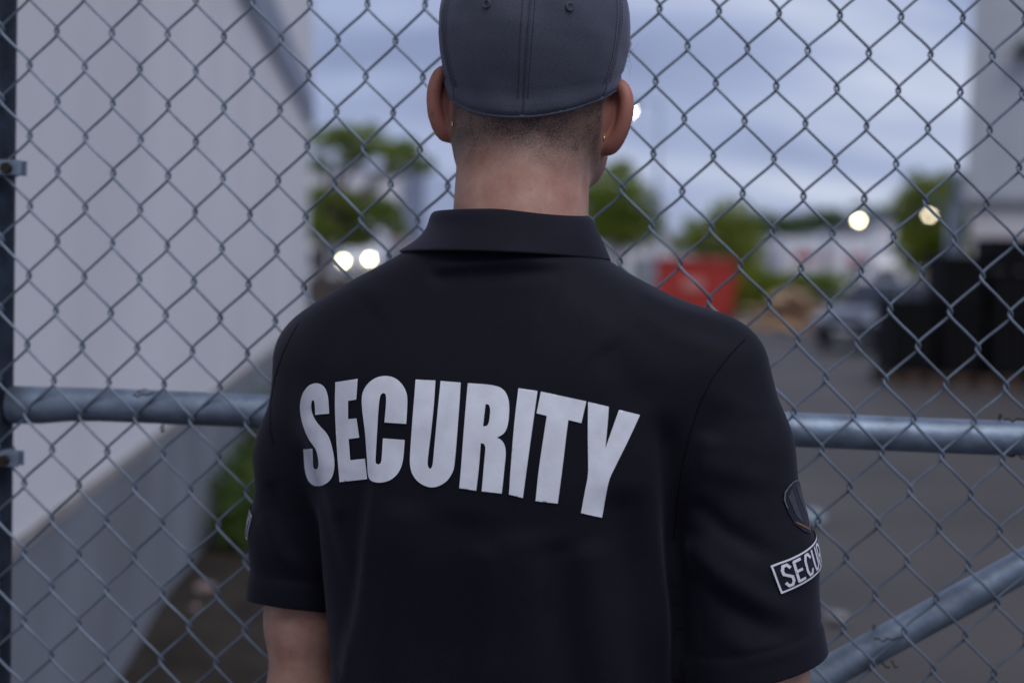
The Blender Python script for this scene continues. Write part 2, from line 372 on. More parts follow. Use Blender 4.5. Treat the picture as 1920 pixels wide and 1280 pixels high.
# ------------------------------------------------------------------ foliage
def leaves(mb, c, r, n, size, rng, flat=1.0, shell=0.35):
    for _ in range(n):
        while True:
            v = Vector((rng.uniform(-1, 1), rng.uniform(-1, 1), rng.uniform(-1, 1)))
            if shell * rng.random() < v.length <= 1: break
        p = Vector(c) + Vector((v.x * r, v.y * r, v.z * r * flat))
        a = Vector((rng.uniform(-1, 1), rng.uniform(-1, 1), rng.uniform(-0.6, 0.6))).normalized()
        b = a.orthogonal().normalized(); b.rotate(Matrix.Rotation(rng.uniform(0, 6.28), 3, a))
        L = size * rng.uniform(0.6, 1.3); w = L * 0.45
        up = a * (L * 0.12)
        mb.add([p - b * L * 0.5, p + a.cross(b) * w * 0.5 + up * 0, p + b * L * 0.5, p - a.cross(b) * w * 0.5 + up], [(0, 1, 2), (0, 2, 3)])
def tree(label, clumps, trunk_px, Y, mkey, leaf, per, seed, flat=0.75, group='trees beyond the yard', tr=0.16, base=None, name='leafy_tree'):
    rng = random.Random(seed)
    base = base or Vector((U(trunk_px, 520, Y).x, Y, 0))
    t = thing(name, label, 'tree', base, 0, group)
    mbc = MB(); mbt = MB()
    top = max(clumps, key=lambda c: c[2])
    cs = [(Vector(c[0:3]) - base, c[3]) for c in clumps]
    h = max(c.z for c, r in cs)
    low = min(c.z - r for c, r in cs)
    fork = Vector((0.05, 0, max(0.5, min(low + 0.3, h * 0.5))))
    lean = Vector((sum(c.x for c, r in cs) / len(cs) * 0.4, 0, h * 0.75))
    mbt.tube([Vector((0, 0, -0.15)), Vector((0.03, 0.02, 0.35)), fork, lean], [tr * 1.35, tr, tr * 0.75, tr * 0.3], 9)
    for c, r in cs:
        m = fork.lerp(lean, rng.uniform(0, 0.7)); q = m.lerp(c, 0.55) + Vector((0, 0, 0.12))
        mbt.tube([m, q, c], [tr * 0.42, tr * 0.25, tr * 0.08], 6)
        leaves(mbc, c, r, int(per * r * r), leaf, rng, flat)
        for _ in range(3):
            d = Vector((rng.uniform(-1, 1), rng.uniform(-1, 1), rng.uniform(-0.5, 0.8))) * r * 0.9
            leaves(mbc, c + d, r * 0.4, int(per * r * r * 0.12), leaf, rng, flat)
    mbt.build('trunk', M['bark'], t, smooth=True)
    mbc.build('crown', M[mkey], t)
    return t
def cl(px, py, Y, rpx, dy=0.0):
    p = U(px, py, Y); return (p.x, Y + dy, p.z, 1.18 * rpx / FPX * Y)

tree('loose layered green tree at the corner of the white wall', [cl(612, 262, 30, 34), cl(650, 245, 30, 20), cl(690, 268, 30.5, 42), cl(752, 284, 29.5, 34), cl(790, 312, 30, 26), cl(665, 292, 31, 30), cl(600, 310, 30, 20), cl(735, 312, 30.4, 20), cl(630, 395, 31, 46), cl(690, 388, 30, 42), cl(655, 440, 30.5, 44), cl(605, 430, 30, 40), cl(725, 400, 31, 30), cl(745, 430, 30.5, 22), cl(600, 370, 30, 34)], 598, 30, 'leaf_a', 0.14, 1500, 11, flat=0.6)
tree('round dark green tree right beside the guard\'s neck', [cl(1150, 350, 44, 48), cl(1115, 385, 44, 40), cl(1190, 380, 44, 46), cl(1215, 415, 44.5, 34), cl(1150, 420, 44, 50), cl(1190, 440, 44, 34), cl(1110, 430, 44, 38), cl(1165, 320, 44.2, 24)], 1155, 44, 'leaf_a', 0.18, 900, 12)
tree('pale green bushy tree standing above the red dumpster', [cl(1370, 405, 52, 40), cl(1335, 445, 52, 44), cl(1300, 455, 52, 34), cl(1390, 445, 52, 40), cl(1360, 480, 52, 44), cl(1410, 480, 51.5, 30), cl(1405, 520, 51, 34), cl(1400, 555, 51, 34)], 1375, 52, 'leaf_c', 0.19, 800, 13)
tree('yellow-green tree against the grey metal building', [cl(1740, 375, 40, 50), cl(1790, 350, 40, 34), cl(1705, 385, 40, 34), cl(1745, 425, 40, 56), cl(1790, 410, 40, 40), cl(1720, 460, 40, 44), cl(1770, 470, 40, 48), cl(1720, 500, 40, 34)], 1755, 40, 'leaf_c', 0.17, 1000, 14)
tree('small dark tree left of the white box trucks', [cl(1425, 415, 75, 26), cl(1445, 428, 75, 28), cl(1400, 428, 75, 24), cl(1480, 425, 75.5, 26)], 1440, 75, 'leaf_b', 0.26, 420, 15)
tree('dark tree above the middle of the white box trucks', [cl(1530, 415, 78, 28), cl(1560, 412, 78, 28), cl(1590, 425, 78, 26), cl(1510, 428, 78, 24)], 1550, 78, 'leaf_b', 0.26, 420, 16)
tree('dark tree right of the brightest yard lamp', [cl(1640, 408, 82, 28), cl(1665, 412, 82, 30), cl(1620, 428, 82, 26), cl(1690, 430, 82, 26)], 1655, 82, 'leaf_b', 0.27, 420, 17)

# a far-off wood closing the horizon
mb = MB(); rng = random.Random(41)
for i in range(90):
    x = -110 + i * 2.6 + rng.uniform(-1, 1); hgt = 2.6 + 1.2 * math.sin(i * .7) + rng.uniform(-.5, .7)
    leaves(mb, (x, 150 + rng.uniform(-6, 6), hgt * .55), 2.3, 60, .8, rng, .75); leaves(mb, (x, 152, 1.0), 2.2, 40, .8, rng, .6)
fw = mb.build('far_wood', M['leaf_b']); fw['kind'] = 'stuff'; fw['label'] = 'dark green wood far off on the horizon'

# hedge behind the heap of timber
hd = thing('hedge', 'dense green hedge behind the heap of broken timber', 'hedge', (U(1490, 540, 46).x, 46, 0))
mb = MB(); rng = random.Random(21)
for i in range(11):
    p = U(1405 + i * 17, 535 + 4 * math.sin(i * 2), 46); leaves(mb, p - hd.location, 0.62, 340, 0.13, rng, 0.85)
    leaves(mb, p - hd.location - Vector((0, 0, 0.55)), 0.6, 300, 0.13, rng, 0.8)
mb.build('foliage', M['leaf_a'], hd)
mb = MB()
for i in range(6):
    x = (U(1412 + i * 30, 540, 46) - hd.location).x; mb.tube([(x, 0, -0.05), (x + 0.05, 0.02, 0.5), (x, 0, 1.1)], [0.04, 0.03, 0.015], 6)
mb.build('stems', M['bark'], hd)

# weeds along the plinth
mb = MB(); rng = random.Random(31)
for i in range(70):
    s = rng.uniform(3.6, yend - 0.2); h = rng.uniform(0.10, 0.26)
    if 4.6 < s < 8: h *= 1.35
    p = wall_pt(s, rng.uniform(0.08, 0.36), h + 0.02); leaves(mb, p, h * 0.95, int(70 + 160 * h), 0.07, rng, 0.9)
    for q in range(5):
        b = wall_pt(s + rng.uniform(-.1, .1), rng.uniform(0.05, 0.3), 0.0); mb.tube([b, p + Vector((rng.uniform(-.06, .06), rng.uniform(-.06, .06), h * 0.5))], [0.004, 0.002], 4)
wd = mb.build('weeds', M['leaf_b']); wd['kind'] = 'stuff'; wd['label'] = 'leafy green weeds growing along the foot of the plinth'

# ------------------------------------------------------------------ right-hand building
M['grey_clad'] = mat('grey_metal_cladding', (0.47, 0.49, 0.52), 0.5, 0.0, var=0.06, vscale=1.2)
M['pink_white'] = mat('off_white_render', (0.62, 0.58, 0.59), 0.8, var=0.05, vscale=1.0)
M['dark_fix'] = mat('dark_fixture', (0.03, 0.032, 0.036), 0.5)
M['pipe'] = mat('blue_grey_downpipe', (0.13, 0.155, 0.20), 0.5)
YB = 26.0
xb = U(1812, 300, YB).x
rb = thing('metal_building', 'tall grey metal clad building at the right edge', 'building', (xb, YB, 0), rad(-21))
zc = 2.85
mb = MB(); n = 44; poly = []
for i in range(n):                       # ribbed cladding: trapezoid ribs along the front
    x = i * 0.25
    poly += [(x, 0.0), (x + 0.15, 0.0), (x + 0.17, 0.03), (x + 0.23, 0.03)]
poly += [(n * 0.25, 0.0), (n * 0.25, 9), (0, 9)]
mb.prism([(x, y) for x, y in poly], 'z', zc + 0.15, 9.5); mb.build('cladding', M['grey_clad'], rb)
MB().box(-0.05, n * 0.25 + 0.05, -0.08, 9, zc, zc + 0.15).build('ledge', M['concrete'], rb, bevel=0.02)
MB().box(0.12, n * 0.25 - 0.1, 0.06, 8.9, -0.1, zc).build('wall', M['pink_white'], rb)
MB().tube([(-0.12, -0.05, 0), (-0.12, -0.05, 3.4)], 0.11, 12).build('downpipe', M['pipe'], rb, smooth=False)
lamp = MB(); lamp.box(0.78, 1.05, -0.30, 0.0, 5.55, 5.72); lamp.tube([(0.92, -0.02, 5.8), (0.92, -0.25, 5.78), (0.92, -0.3, 5.7)], 0.03, 8); lamp.prism([(0.7, 5.5), (1.15, 5.5), (1.05, 5.62), (0.8, 5.62)], 'y', -0.42, -0.12)
lamp.build('wall_lamp', M['dark_fix'], rb, bevel=0.01)

# far white buildings
M['far_white'] = mat('far_white_wall', (0.66, 0.65, 0.68), 0.8, var=0.05, vscale=0.5)
M['far_shade'] = mat('far_shaded_wall', (0.20, 0.235, 0.32), 0.8, var=0.05, vscale=0.5)  # white wall's shaded tone: the shade is put into the colour
M['roof_pink'] = mat('pinkish_roof', (0.30, 0.20, 0.19), 0.8, var=0.15, vscale=2)
M['roof_dark'] = mat('dark_slate_roof', (0.055, 0.058, 0.075), 0.7, var=0.2, vscale=2)
M['glass'] = mat('dark_glass', (0.02, 0.023, 0.028), 0.08, 0.0, spec=0.8)
Y = 92.0
x0, x1, x2 = U(560, 300, Y).x, U(752, 300, Y).x, U(784, 300, Y).x
zt = U(650, 322, Y).z
fb = thing('far_block', 'distant white flat-roofed block behind the layered tree', 'building', ((x0 + x1) / 2, Y, 0))
w = (x1 - x0) / 2
MB().box(-w, w, 0, 9, 0, zt).build('wall', M['far_white'], fb)
MB().box(w, w + (x2 - x1), 0.3, 8, 0, zt + 0.5).build('shaded_side', M['far_shade'], fb)  # stands for the block's side in shade, painted blue-grey
MB().box(-w - 0.15, w - 0.01, -0.15, 9.1, zt, zt + 0.25).build('parapet', M['concrete'], fb)
for i in range(4):
    for j in range(2):
        wx = -w + 0.8 + i * (2 * w - 1.2) / 4; f = MB().box(wx, wx + 0.9, -0.05, 0.02, 1.0 + j * 2.6, 2.3 + j * 2.6).build('window', M['concrete'], fb)
        MB().box(wx + 0.07, wx + 0.83, -0.058, 0.0, 1.07 + j * 2.6, 2.23 + j * 2.6).build('pane', M['glass'], f)
def house(label, pxl, pxr, pyt, pyr, Y, wall, roof, apex=0.5, depth=7):
    xl, xr = U(pxl, 470, Y).x, U(pxr, 470, Y).x; ze = U((pxl + pxr) / 2, pyt, Y).z; zr = U((pxl + pxr) / 2, pyr, Y).z
    c = (xl + xr) / 2; w = (xr - xl) / 2
    t = thing('house', label, 'building', (c, Y, 0))
    ax = -w + 2 * w * apex
    MB().prism([(-w, -0.1), (w, -0.1), (w, ze), (ax, zr), (-w, ze)], 'y', 0, depth).build('wall', M[wall], t)
    s = 0.12
    r = MB(); r.prism([(-w - 0.3, ze - 0.15), (ax, zr + 0.02), (ax, zr + 0.02 + s), (-w - 0.3, ze - 0.15 + s)], 'y', -0.3, depth + 0.3)
    r.prism([(ax, zr + 0.02), (w + 0.3, ze - 0.15), (w + 0.3, ze - 0.15 + s), (ax, zr + 0.02 + s)], 'y', -0.3, depth + 0.3)
    r.build('roof', M[roof], t)
    d = MB().box(-0.45, 0.45, -0.04, 0.02, 0, 2.05).build('door', M['concrete'], t)
    MB().ball((0.34, -0.07, 1.0), 0.04).build('handle', M['galv'], d)
    f = MB().box(w * 0.35, w * 0.75, -0.04, 0.02, 0.9, 2.0).build('window', M['concrete'], t)
    MB().box(w * 0.35 + 0.07, w * 0.75 - 0.07, -0.048, 0.0, 0.97, 1.93).build('pane', M['glass'], f)
    return t
house('low house with pinkish roof behind the headlights', 640, 775, 466, 432, 70, 'far_white', 'roof_pink', 0.4)
house('white gabled house left of the red dumpster', 1140, 1268, 462, 424, 62, 'far_white', 'far_white', 0.8)
house('dark roofed shed behind the white box trucks', 1610, 1700, 440, 402, 68, 'far_white', 'roof_dark', 0.6)

# ------------------------------------------------------------------ vehicles
M['tyre'] = mat('tyre_rubber', (0.012, 0.012, 0.012), 0.85)
M['rim'] = mat('alloy_rim', (0.30, 0.31, 0.33), 0.35, 0.8)
M['car_silver'] = mat('silver_paint', (0.14, 0.15, 0.18), 0.28, 0.35, coat=0.5)
M['car_white'] = mat('white_paint', (0.66, 0.66, 0.70), 0.3, coat=0.5)
M['car_maroon'] = mat('maroon_paint', (0.16, 0.03, 0.06), 0.3, coat=0.5)
M['black_plastic'] = mat('black_plastic', (0.016, 0.016, 0.018), 0.55, bump=0.2, bscale=80)
M['lens_off'] = mat('headlight_glass', (0.55, 0.57, 0.62), 0.1, 0.2)
M['tail'] = mat('tail_light', (0.35, 0.02, 0.02), 0.2)
M['plate'] = mat('number_plate', (0.6, 0.6, 0.6), 0.5)
def wheel(parent, x, y, r, side, w=0.2):
    t = MB(); t.ring((x, y, r), r * 0.78, r * 0.24, (0, 1, 0), 24, 10); o = t.build('wheel', M['tyre'], parent, smooth=True)
    R = MB(); R.prism([(x + r * 0.62 * math.cos(a), r + r * 0.62 * math.sin(a)) for a in np.linspace(0, 2 * math.pi, 20, endpoint=False)], 'y', y - 0.05, y + 0.06 * side)
    for k in range(5):
        a = k * 1.2566; R.tube([(x, y + 0.075 * side, r), (x + r * 0.55 * math.cos(a), y + 0.07 * side, r + r * 0.55 * math.sin(a))], 0.03, 6)
    R.build('rim', M['rim'], o)
def hull(mb, secs):          # secs: list of (x, half width low, half width high, z low, z mid, z high, half width top)
    n = 10; vs = []
    for x, wl_, wm, wt, z0, z1, z2 in secs:
        half = [(0, z0), (wl_ * 0.9, z0), (wl_, z0 + 0.08), (wm, z1), (wt, z2 - 0.04), (wt * 0.86, z2)]
        loop = half + [(-a, b) for a, b in half[::-1] if a > 0]
        vs += [(x, a, b) for a, b in loop]; n = len(loop)
    k = len(secs)
    mb.add(vs, [(i * n + j, i * n + (j + 1) % n, (i + 1) * n + (j + 1) % n, (i + 1) * n + j) for i in range(k - 1) for j in range(n)] + [tuple(range(n))[::-1], tuple(range((k - 1) * n, k * n))])
def car(label, loc, rz, paint, kind='car', lights_on=None, name='parked_car', cat='car'):
    t = thing(name, label, cat, loc, rz)
    b = MB()
    if kind == 'car':
        L = 2.15
        hull(b, [(-L, .70, .74, .62, .38, .62, .86), (-L + .12, .80, .84, .74, .25, .62, .95), (-1.5, .84, .88, .80, .20, .62, .98), (-.6, .85, .89, .82, .20, .62, .97), (.7, .85, .89, .82, .20, .62, .95), (1.3, .84, .88, .76, .20, .60, .88), (L - .2, .80, .84, .68, .24, .55, .76), (L, .66, .72, .58, .34, .52, .66)])
        c = MB(); hull(c, [(-1.75, .66, .68, .62, .90, .94, .99), (-1.15, .74, .72, .60, .90, 1.15, 1.38), (-.2, .76, .74, .62, .90, 1.18, 1.45), (.35, .76, .74, .60, .90, 1.18, 1.40), (1.05, .72, .70, .66, .88, .92, .95)])
        r, wx, hz = .32, 1.32, .60; wsc = [(.42, 1.37, .55), (1.0, .985, .66)]; sw = [(-1.1, 1.32, .63), (.3, 1.34, .64), (.85, 1.0, .70), (-1.45, 1.0, .70)]
    else:
        L = 2.5
        hull(b, [(-L, .82, .86, .80, .40, .8, 2.0), (-L + .1, .88, .92, .84, .30, .8, 2.12), (0, .90, .94, .84, .30, .8, 2.16), (1.0, .90, .94, .80, .30, .8, 2.10), (1.35, .90, .94, .76, .30, .8, 1.62), (1.75, .89, .93, .78, .30, .8, 1.22), (L - .15, .86, .90, .76, .32, .7, 1.02), (L, .76, .80, .68, .40, .62, .84)])
        c = None; r, wx, hz = .35, 1.62, .78; wsc = [(1.08, 2.02, .68), (1.66, 1.34, .76)]; sw = [(.2, 1.85, .885), (.95, 1.85, .875), (1.3, 1.35, .915), (.2, 1.35, .93)]
    body = b.build('body', M[paint], t, smooth=True, bevel=0)
    if c: c.build('cabin', M[paint], body, smooth=True)
    (xa, za, wa), (xb_, zb, wb) = wsc
    n = Vector((za - zb, 0, xb_ - xa)).normalized() * 0.02
    MB().add([Vector((xa, -wa * .92, za)) + n, Vector((xa, wa * .92, za)) + n, Vector((xb_, wb * .92, zb)) + n, Vector((xb_, -wb * .92, zb)) + n, Vector((xa, -wa * .92, za)) - n, Vector((xa, wa * .92, za)) - n, Vector((xb_, wb * .92, zb)) - n, Vector((xb_, -wb * .92, zb)) - n], [(0, 3, 2, 1), (4, 5, 6, 7), (0, 1, 5, 4), (1, 2, 6, 5), (2, 3, 7, 6), (3, 0, 4, 7)]).build('windscreen', M['glass'], t)
    for s in (-1, 1):
        m = MB(); m.add([(x, s * (w + .015), z) for x, z, w in sw] + [(x, s * (w - .04), z) for x, z, w in sw], [(0, 1, 2, 3), (7, 6, 5, 4), (0, 4, 5, 1), (1, 5, 6, 2), (2, 6, 7, 3), (3, 7, 4, 0)]); m.build('side_window', M['glass'], t)
        h = MB(); h.ball((L - .03, s * .58, hz), (.10, .15, .085), 16, 10); h = h.build('headlight', M['lens_off'], t, smooth=True)
        if lights_on: MB().ball((L + .06, s * .58, hz), (.03, .075, .075), 14, 10).build('bulb', lights_on, h, smooth=True)
        MB().box(-L - .015, -L + .1, s * .66 - .1, s * .66 + .1, .62, .82).build('tail_light', M['tail'], t, bevel=.02)
        m = MB(); m.ball((.95 if kind == 'car' else 1.25, s * 1.0, 1.0 if kind == 'car' else 1.35), (.07, .11, .08), 10, 8); m.tube([(.95 if kind == 'car' else 1.25, s * .85, .96 if kind == 'car' else 1.3), (.95 if kind == 'car' else 1.25, s * 1.0, 1.0 if kind == 'car' else 1.34)], .02, 6); m.build('mirror', M[paint], t, smooth=True)
        for x in (-wx, wx): wheel(t, x, s * .80, r, s)
    MB().box(L - .12, L + .03, -.62, .62, .30, .44).build('bumper', M['black_plastic'], t, bevel=.03)
    MB().box(L - .1, L + .012, -.38, .38, .48, .58).build('grille', M['black_plastic'], t, bevel=.01)
    MB().box(L + .03, L + .04, -.22, .22, .34, .43).build('number_plate', M['plate'], t)
    return t
M['headlamp'] = mat('lit_headlamp', (1.0, 0.93, 0.55), 0.3, emit=32)
M['yard_lamp'] = mat('lit_yard_lamp', (1.0, 0.93, 0.58), 0.3, emit=34)
M['street_lamp'] = mat('lit_street_lamp', (1.0, 0.95, 0.85), 0.3, emit=15)
M['dim_lamp'] = mat('dim_warm_lamp', (1.0, 0.86, 0.60), 0.3, emit=11)

p = G(1612, 655); car('silver car parked in front of the black bins', (p.x + 0.9, p.y + 1.4, 0), rad(-128), 'car_silver')
p = U(1702, 540, 45); car('maroon car mostly hidden behind the black bins', (p.x, 45, 0), rad(-160), 'car_maroon')
p = U(1680, 540, 50); car('white van parked behind the silver car', (p.x, 50.5, 0), rad(-170), 'car_white', 'van', name='parked_van', cat='van')
p = U(676, 483, 62)
ramp = MB(); ramp.prism([(p.x - 7, -.2), (p.x + 4, -.2), (p.x + 4, .98), (p.x - 7, .54)], 'y', 57, 90); structure(ramp.build('raised_drive', M['asphalt']))
vn = car('white van facing the camera with both headlights lit', (p.x, 64.5, .83), rad(-92), 'car_white', 'van', M['headlamp'], name='parked_van', cat='van'); vn.rotation_euler.x = rad(6)

M['red_mark'] = mat('red_logo_paint', (0.42, 0.05, 0.06), 0.5)
def box_truck(label, pxl, pxr, pyt, pyb, Y, rz, mark):
    p0 = U(pxl, pyb, Y); p1 = U(pxr, pyt, Y); c = (p0.x + p1.x) / 2
    z0 = max(p0.z, 0.75); z1 = p1.z; Lh = abs(p1.x - p0.x) / 2 / math.cos(rz)
    t = thing('box_truck', label, 'truck', (c, Y, 0), rz)
    MB().box(-Lh, Lh, 0, 2.2, z0, z1).build('cargo_box', M['car_white'], t, bevel=.03)
    MB().box(-Lh + .1, Lh + .9, .3, 1.9, .55, z0).build('chassis', M['black_plastic'], t)
    cb = MB(); cb.prism([(Lh + .1, .5), (Lh + 1.5, .5), (Lh + 1.55, 1.2), (Lh + 1.25, 1.35), (Lh + .95, z1 - .3), (Lh + .1, z1 - .25)], 'y', .1, 2.1); cb.build('cab', M['car_white'], t, bevel=.06)
    MB().prism([(Lh + 1.27, 1.38), (Lh + 1.30, 1.40), (Lh + 1.0, z1 - .36), (Lh + .97, z1 - .38)], 'y', .25, 1.95).build('windscreen', M['glass'], t)
    for x in (-Lh + .7, Lh + .9):
        for y, s in ((.12, -1), (2.08, 1)): wheel(t, x, y, .40, s)
    m = MB(); zc = (z0 + z1) / 2; h = (z1 - z0)
    for i, (a, b_, hh) in enumerate(mark):   # an illegible red logo: bars and an oval of print on the box side
        m.prism([(a * Lh + (b_ - a) * Lh * (.5 + .5 * math.cos(q)), zc + h * hh * math.sin(q)) for q in np.linspace(0, 6.283, 18, endpoint=False)], 'y', -.006, .001)
    m.build('logo', M['red_mark'], t)
    return t
box_truck('white box truck with small red logo above the timber heap', 1462, 1552, 450, 512, 56, rad(3), [(-.45, .45, .16), (-.2, .6, .09)])
box_truck('larger white box truck with red logo above the silver car', 1556, 1668, 446, 530, 52, rad(-4), [(-.45, .35, .12), (-.2, .55, .10)])
box_truck('plain white box truck half behind the pale green tree', 1398, 1450, 456, 502, 62, rad(2), [(-.02, .02, .01)])

# ------------------------------------------------------------------ yard things
M['red_steel'] = mat('red_steel', (0.43, 0.036, 0.024), 0.5, var=0.18, vscale=3, bump=0.15, bscale=20)
M['faded_white'] = mat('faded_white_stencil', (0.55, 0.22, 0.20), 0.6)
Y = 44.0
xl, xr = U(1224, 540, Y).x, U(1378, 540, Y).x; zt = U(1300, 490, Y).z
t = thing('red_dumpster', 'red steel dumpster with ribbed sides beside the guard\'s right shoulder', 'dumpster', ((xl + xr) / 2, Y, 0), rad(-9)); w = (xr - xl) / 2
MB().prism([(-w + .08, .18), (w - .08, .18), (w, zt), (-w, zt)], 'y', 0, 4.2).build('body', M['red_steel'], t)
MB().box(-w - .06, w + .06, -.06, 4.26, zt, zt + .1).build('rim', M['red_steel'], t, bevel=.02)
for i in range(5):
    x = -w + .2 + i * (2 * w - .4) / 4; MB().prism([(x - .05, .25), (x + .05, .25), (x + .05, zt), (x - .05, zt)], 'y', -.07, 0).build('rib', M['red_steel'], t, bevel=.01)
for x in (-w + .3, w - .3):
    for y in (.4, 3.8): MB().tube([(x - .1, y, .12), (x + .1, y, .12)], .12, 14).build('roller', M['dark_fix'], t)
for x in (-w - .06, w + .06): MB().box(x - .05, x + .05, .6, 3.6, zt * .55, zt * .62).build('lifting_pocket', M['red_steel'], t, bevel=.01)
MB().box(-.35, .30, -.078, -.07, zt * .52, zt * .72).build('stencil', M['faded_white'], t)

# heap of timber and cardboard
M['timber_a'] = mat('raw_timber', (0.42, 0.27, 0.15), 0.75, var=0.25, vscale=3)
M['timber_b'] = mat('pale_board', (0.55, 0.44, 0.36), 0.8, var=0.15, vscale=3)
M['timber_c'] = mat('orange_ply', (0.40, 0.20, 0.075), 0.75, var=0.2, vscale=3)
tp = thing('timber_heap', 'heap of broken boards and cardboard beside the red dumpster', 'timber heap', (U(1482, 600, 39).x, 39, 0))
rng = random.Random(5)
for i in range(95):
    x = rng.gauss(0, .62); x = max(-1.35, min(1.35, x)); h = 1.15 * max(0, 1 - abs(x) / 1.4) ** .8
    z = rng.uniform(0.03, max(.08, h)); y = rng.uniform(-.5, .9) * (1 - z / 1.6)
    L = rng.uniform(.35, 1.0); w = rng.uniform(.06, .16); th = rng.uniform(.02, .04)
    if rng.random() < .3: L, w, th = rng.uniform(.3, .6), rng.uniform(.25, .45), .02
    Mx = Matrix.Translation((x, y, z)) @ Matrix.Rotation(rng.uniform(0, 6.28), 4, 'Z') @ Matrix.Rotation(rng.uniform(-.45, .45), 4, 'Y') @ Matrix.Rotation(rng.uniform(-.5, .5), 4, 'X')
    MB().box(-L / 2, L / 2, -w / 2, w / 2, -th / 2, th / 2, Mx).build('board', M[rng.choice(['timber_a', 'timber_a', 'timber_b', 'timber_b', 'timber_c'])], tp)
mb = MB(); nn = 16
for i in range(nn):
    for j in range(9):
        a = 2 * math.pi * i / nn; q = j / 8; r = 1.25 * q
        mb.v.append((r * math.cos(a), .2 + .75 * r * math.sin(a) * .7, .85 * (1 - q) ** 1.1 * (1 + .15 * math.sin(5 * a + j)) - (.05 if j == 8 else 0)))
mb.f = [(i * 9 + j, i * 9 + j + 1, ((i + 1) % nn) * 9 + j + 1, ((i + 1) % nn) * 9 + j) for i in range(nn) for j in range(8)]
mb.build('rubble_core', M['timber_a'], tp)

# black bins on pallets at the right
M['pallet'] = mat('dark_pallet_wood', (0.075, 0.045, 0.032), 0.85, var=0.3, vscale=6)
M['bin_black'] = mat('black_bin_plastic', (0.006, 0.006, 0.007), 0.7, spec=0.15, var=0.2, vscale=4)
def pallet(label, x, y, z=0.0, rz=0.0, W_=1.2):
    t = thing('wooden_pallet', label, 'pallet', (x, y, z), rz, 'pallets under the black bins')
    for i in range(7): xx = -W_ / 2 + i * (W_ - .1) / 6; MB().box(xx, xx + .1, -.5, .5, .12, .142).build('slat', M['pallet'], t)
    for yy in (-.45, 0, .45): MB().box(-W_ / 2, W_ / 2, yy - .05, yy + .05, .098, .12).build('stringer_board', M['pallet'], t)
    for yy in (-.45, 0, .45):
        for xx in (-W_ / 2 + .07, 0, W_ / 2 - .07): MB().box(xx - .07, xx + .07, yy - .05, yy + .05, .02, .098).build('block', M['pallet'], t)
    for yy in (-.45, 0, .45): MB().box(-W_ / 2, W_ / 2, yy - .05, yy + .05, 0, .02).build('base_board', M['pallet'], t)
    return t
def bin_(label, x, y, z, w, h, rz=0.0):
    t = thing('black_bin', label, 'bin', (x, y, z), rz, 'black bins at the right of the yard')
    MB().prism([(-w / 2 + .04, .008), (w / 2 - .04, .008), (w / 2, h - .06), (-w / 2, h - .06)], 'y', -.48, .48).build('body', M['bin_black'], t, bevel=.03)
    MB().box(-w / 2 - .03, w / 2 + .03, -.52, .52, h - .06, h - .005).build('rim', M['bin_black'], t, bevel=.015)
    for i in range(4): xx = -w / 2 + .12 + i * (w - .24) / 3; MB().box(xx - .03, xx + .03, -.525, -.46, .12, h - .1).build('rib', M['bin_black'], t, bevel=.008)
    for xx in (-w / 2 + .12, w / 2 - .12):
        for yy in (-.38, .38): MB().box(xx - .07, xx + .07, yy - .07, yy + .07, 0, .07).build('foot', M['bin_black'], t)
    return t
Y = 20.6
bx = [U(1696, 640, Y).x, U(1781, 640, Y).x, U(1868, 640, Y).x, U(2000, 640, Y).x]
pallet('pallet under the low black bin beside the silver car', bx[0], Y, W_=.72); bin_('low black bin nearest the silver car', bx[0], Y, .143, .66, 1.07)
lab = [['lower black bin of the first tall stack', 'upper black bin of the first tall stack'], ['lower black bin of the tallest stack', 'middle black bin of the tallest stack', 'top black bin of the tallest stack'], ['lower black bin at the right frame edge', 'upper black bin at the right frame edge']]
hts = [[.86, .84], [.80, .70, .46], [.84, .84]]
wds = [.62, .66, 1.35]
for k in range(3):
    yy = Y - .1 - .15 * k
    pallet(['pallet under the first tall stack of black bins', 'pallet under the tallest stack of black bins', 'pallet under the black bins at the frame edge'][k], bx[k + 1], yy, W_=wds[k] + .2)
    z = .143
    for lb, h in zip(lab[k], hts[k]): bin_(lb, bx[k + 1], yy, z, wds[k], h, rad(RNG.uniform(-2, 2))); z += h

# lamps
def lamp_post(label, px, py, Y, mkey, r=0.16, arm=0.9):
    p = U(px, py, Y); t = thing('yard_lamp', label, 'lamp', (p.x + arm, Y, 0), 0, 'lit yard lamps')
    h = p.z
    MB().tube([(0, 0, 0), (0, 0, .5), (0, 0, h * .6), (0, 0, h + .25)], [.07, .06, .05, .04], 10).build('pole', M['galv'], t, smooth=True)
    MB().tube([(0, 0, h + .2), (-arm * .5, 0, h + .32), (-arm, 0, h + .26)], .03, 8).build('arm', M['galv'], t, smooth=True)
    hd_ = MB(); hd_.ball((-arm, 0, h + .12), (.26, .2, .1), 16, 8); hd_.build('lamp_head', M['dark_fix'], t, smooth=True)
    MB().ball((-arm, 0, h), (r, r, r * .8), 14, 10).build('lens', M[mkey], t, smooth=True)
    return t
lamp_post('tall white street lamp shining beside the guard\'s right ear', 1180, 208, 42, 'street_lamp', .11)
lamp_post('brightest yard lamp above the larger white box truck', 1610, 413, 48, 'yard_lamp', .075, .5)
lamp_post('dim yard lamp half lost in the yellow-green tree', 1743, 403, 37.5, 'dim_lamp', .07, .5)

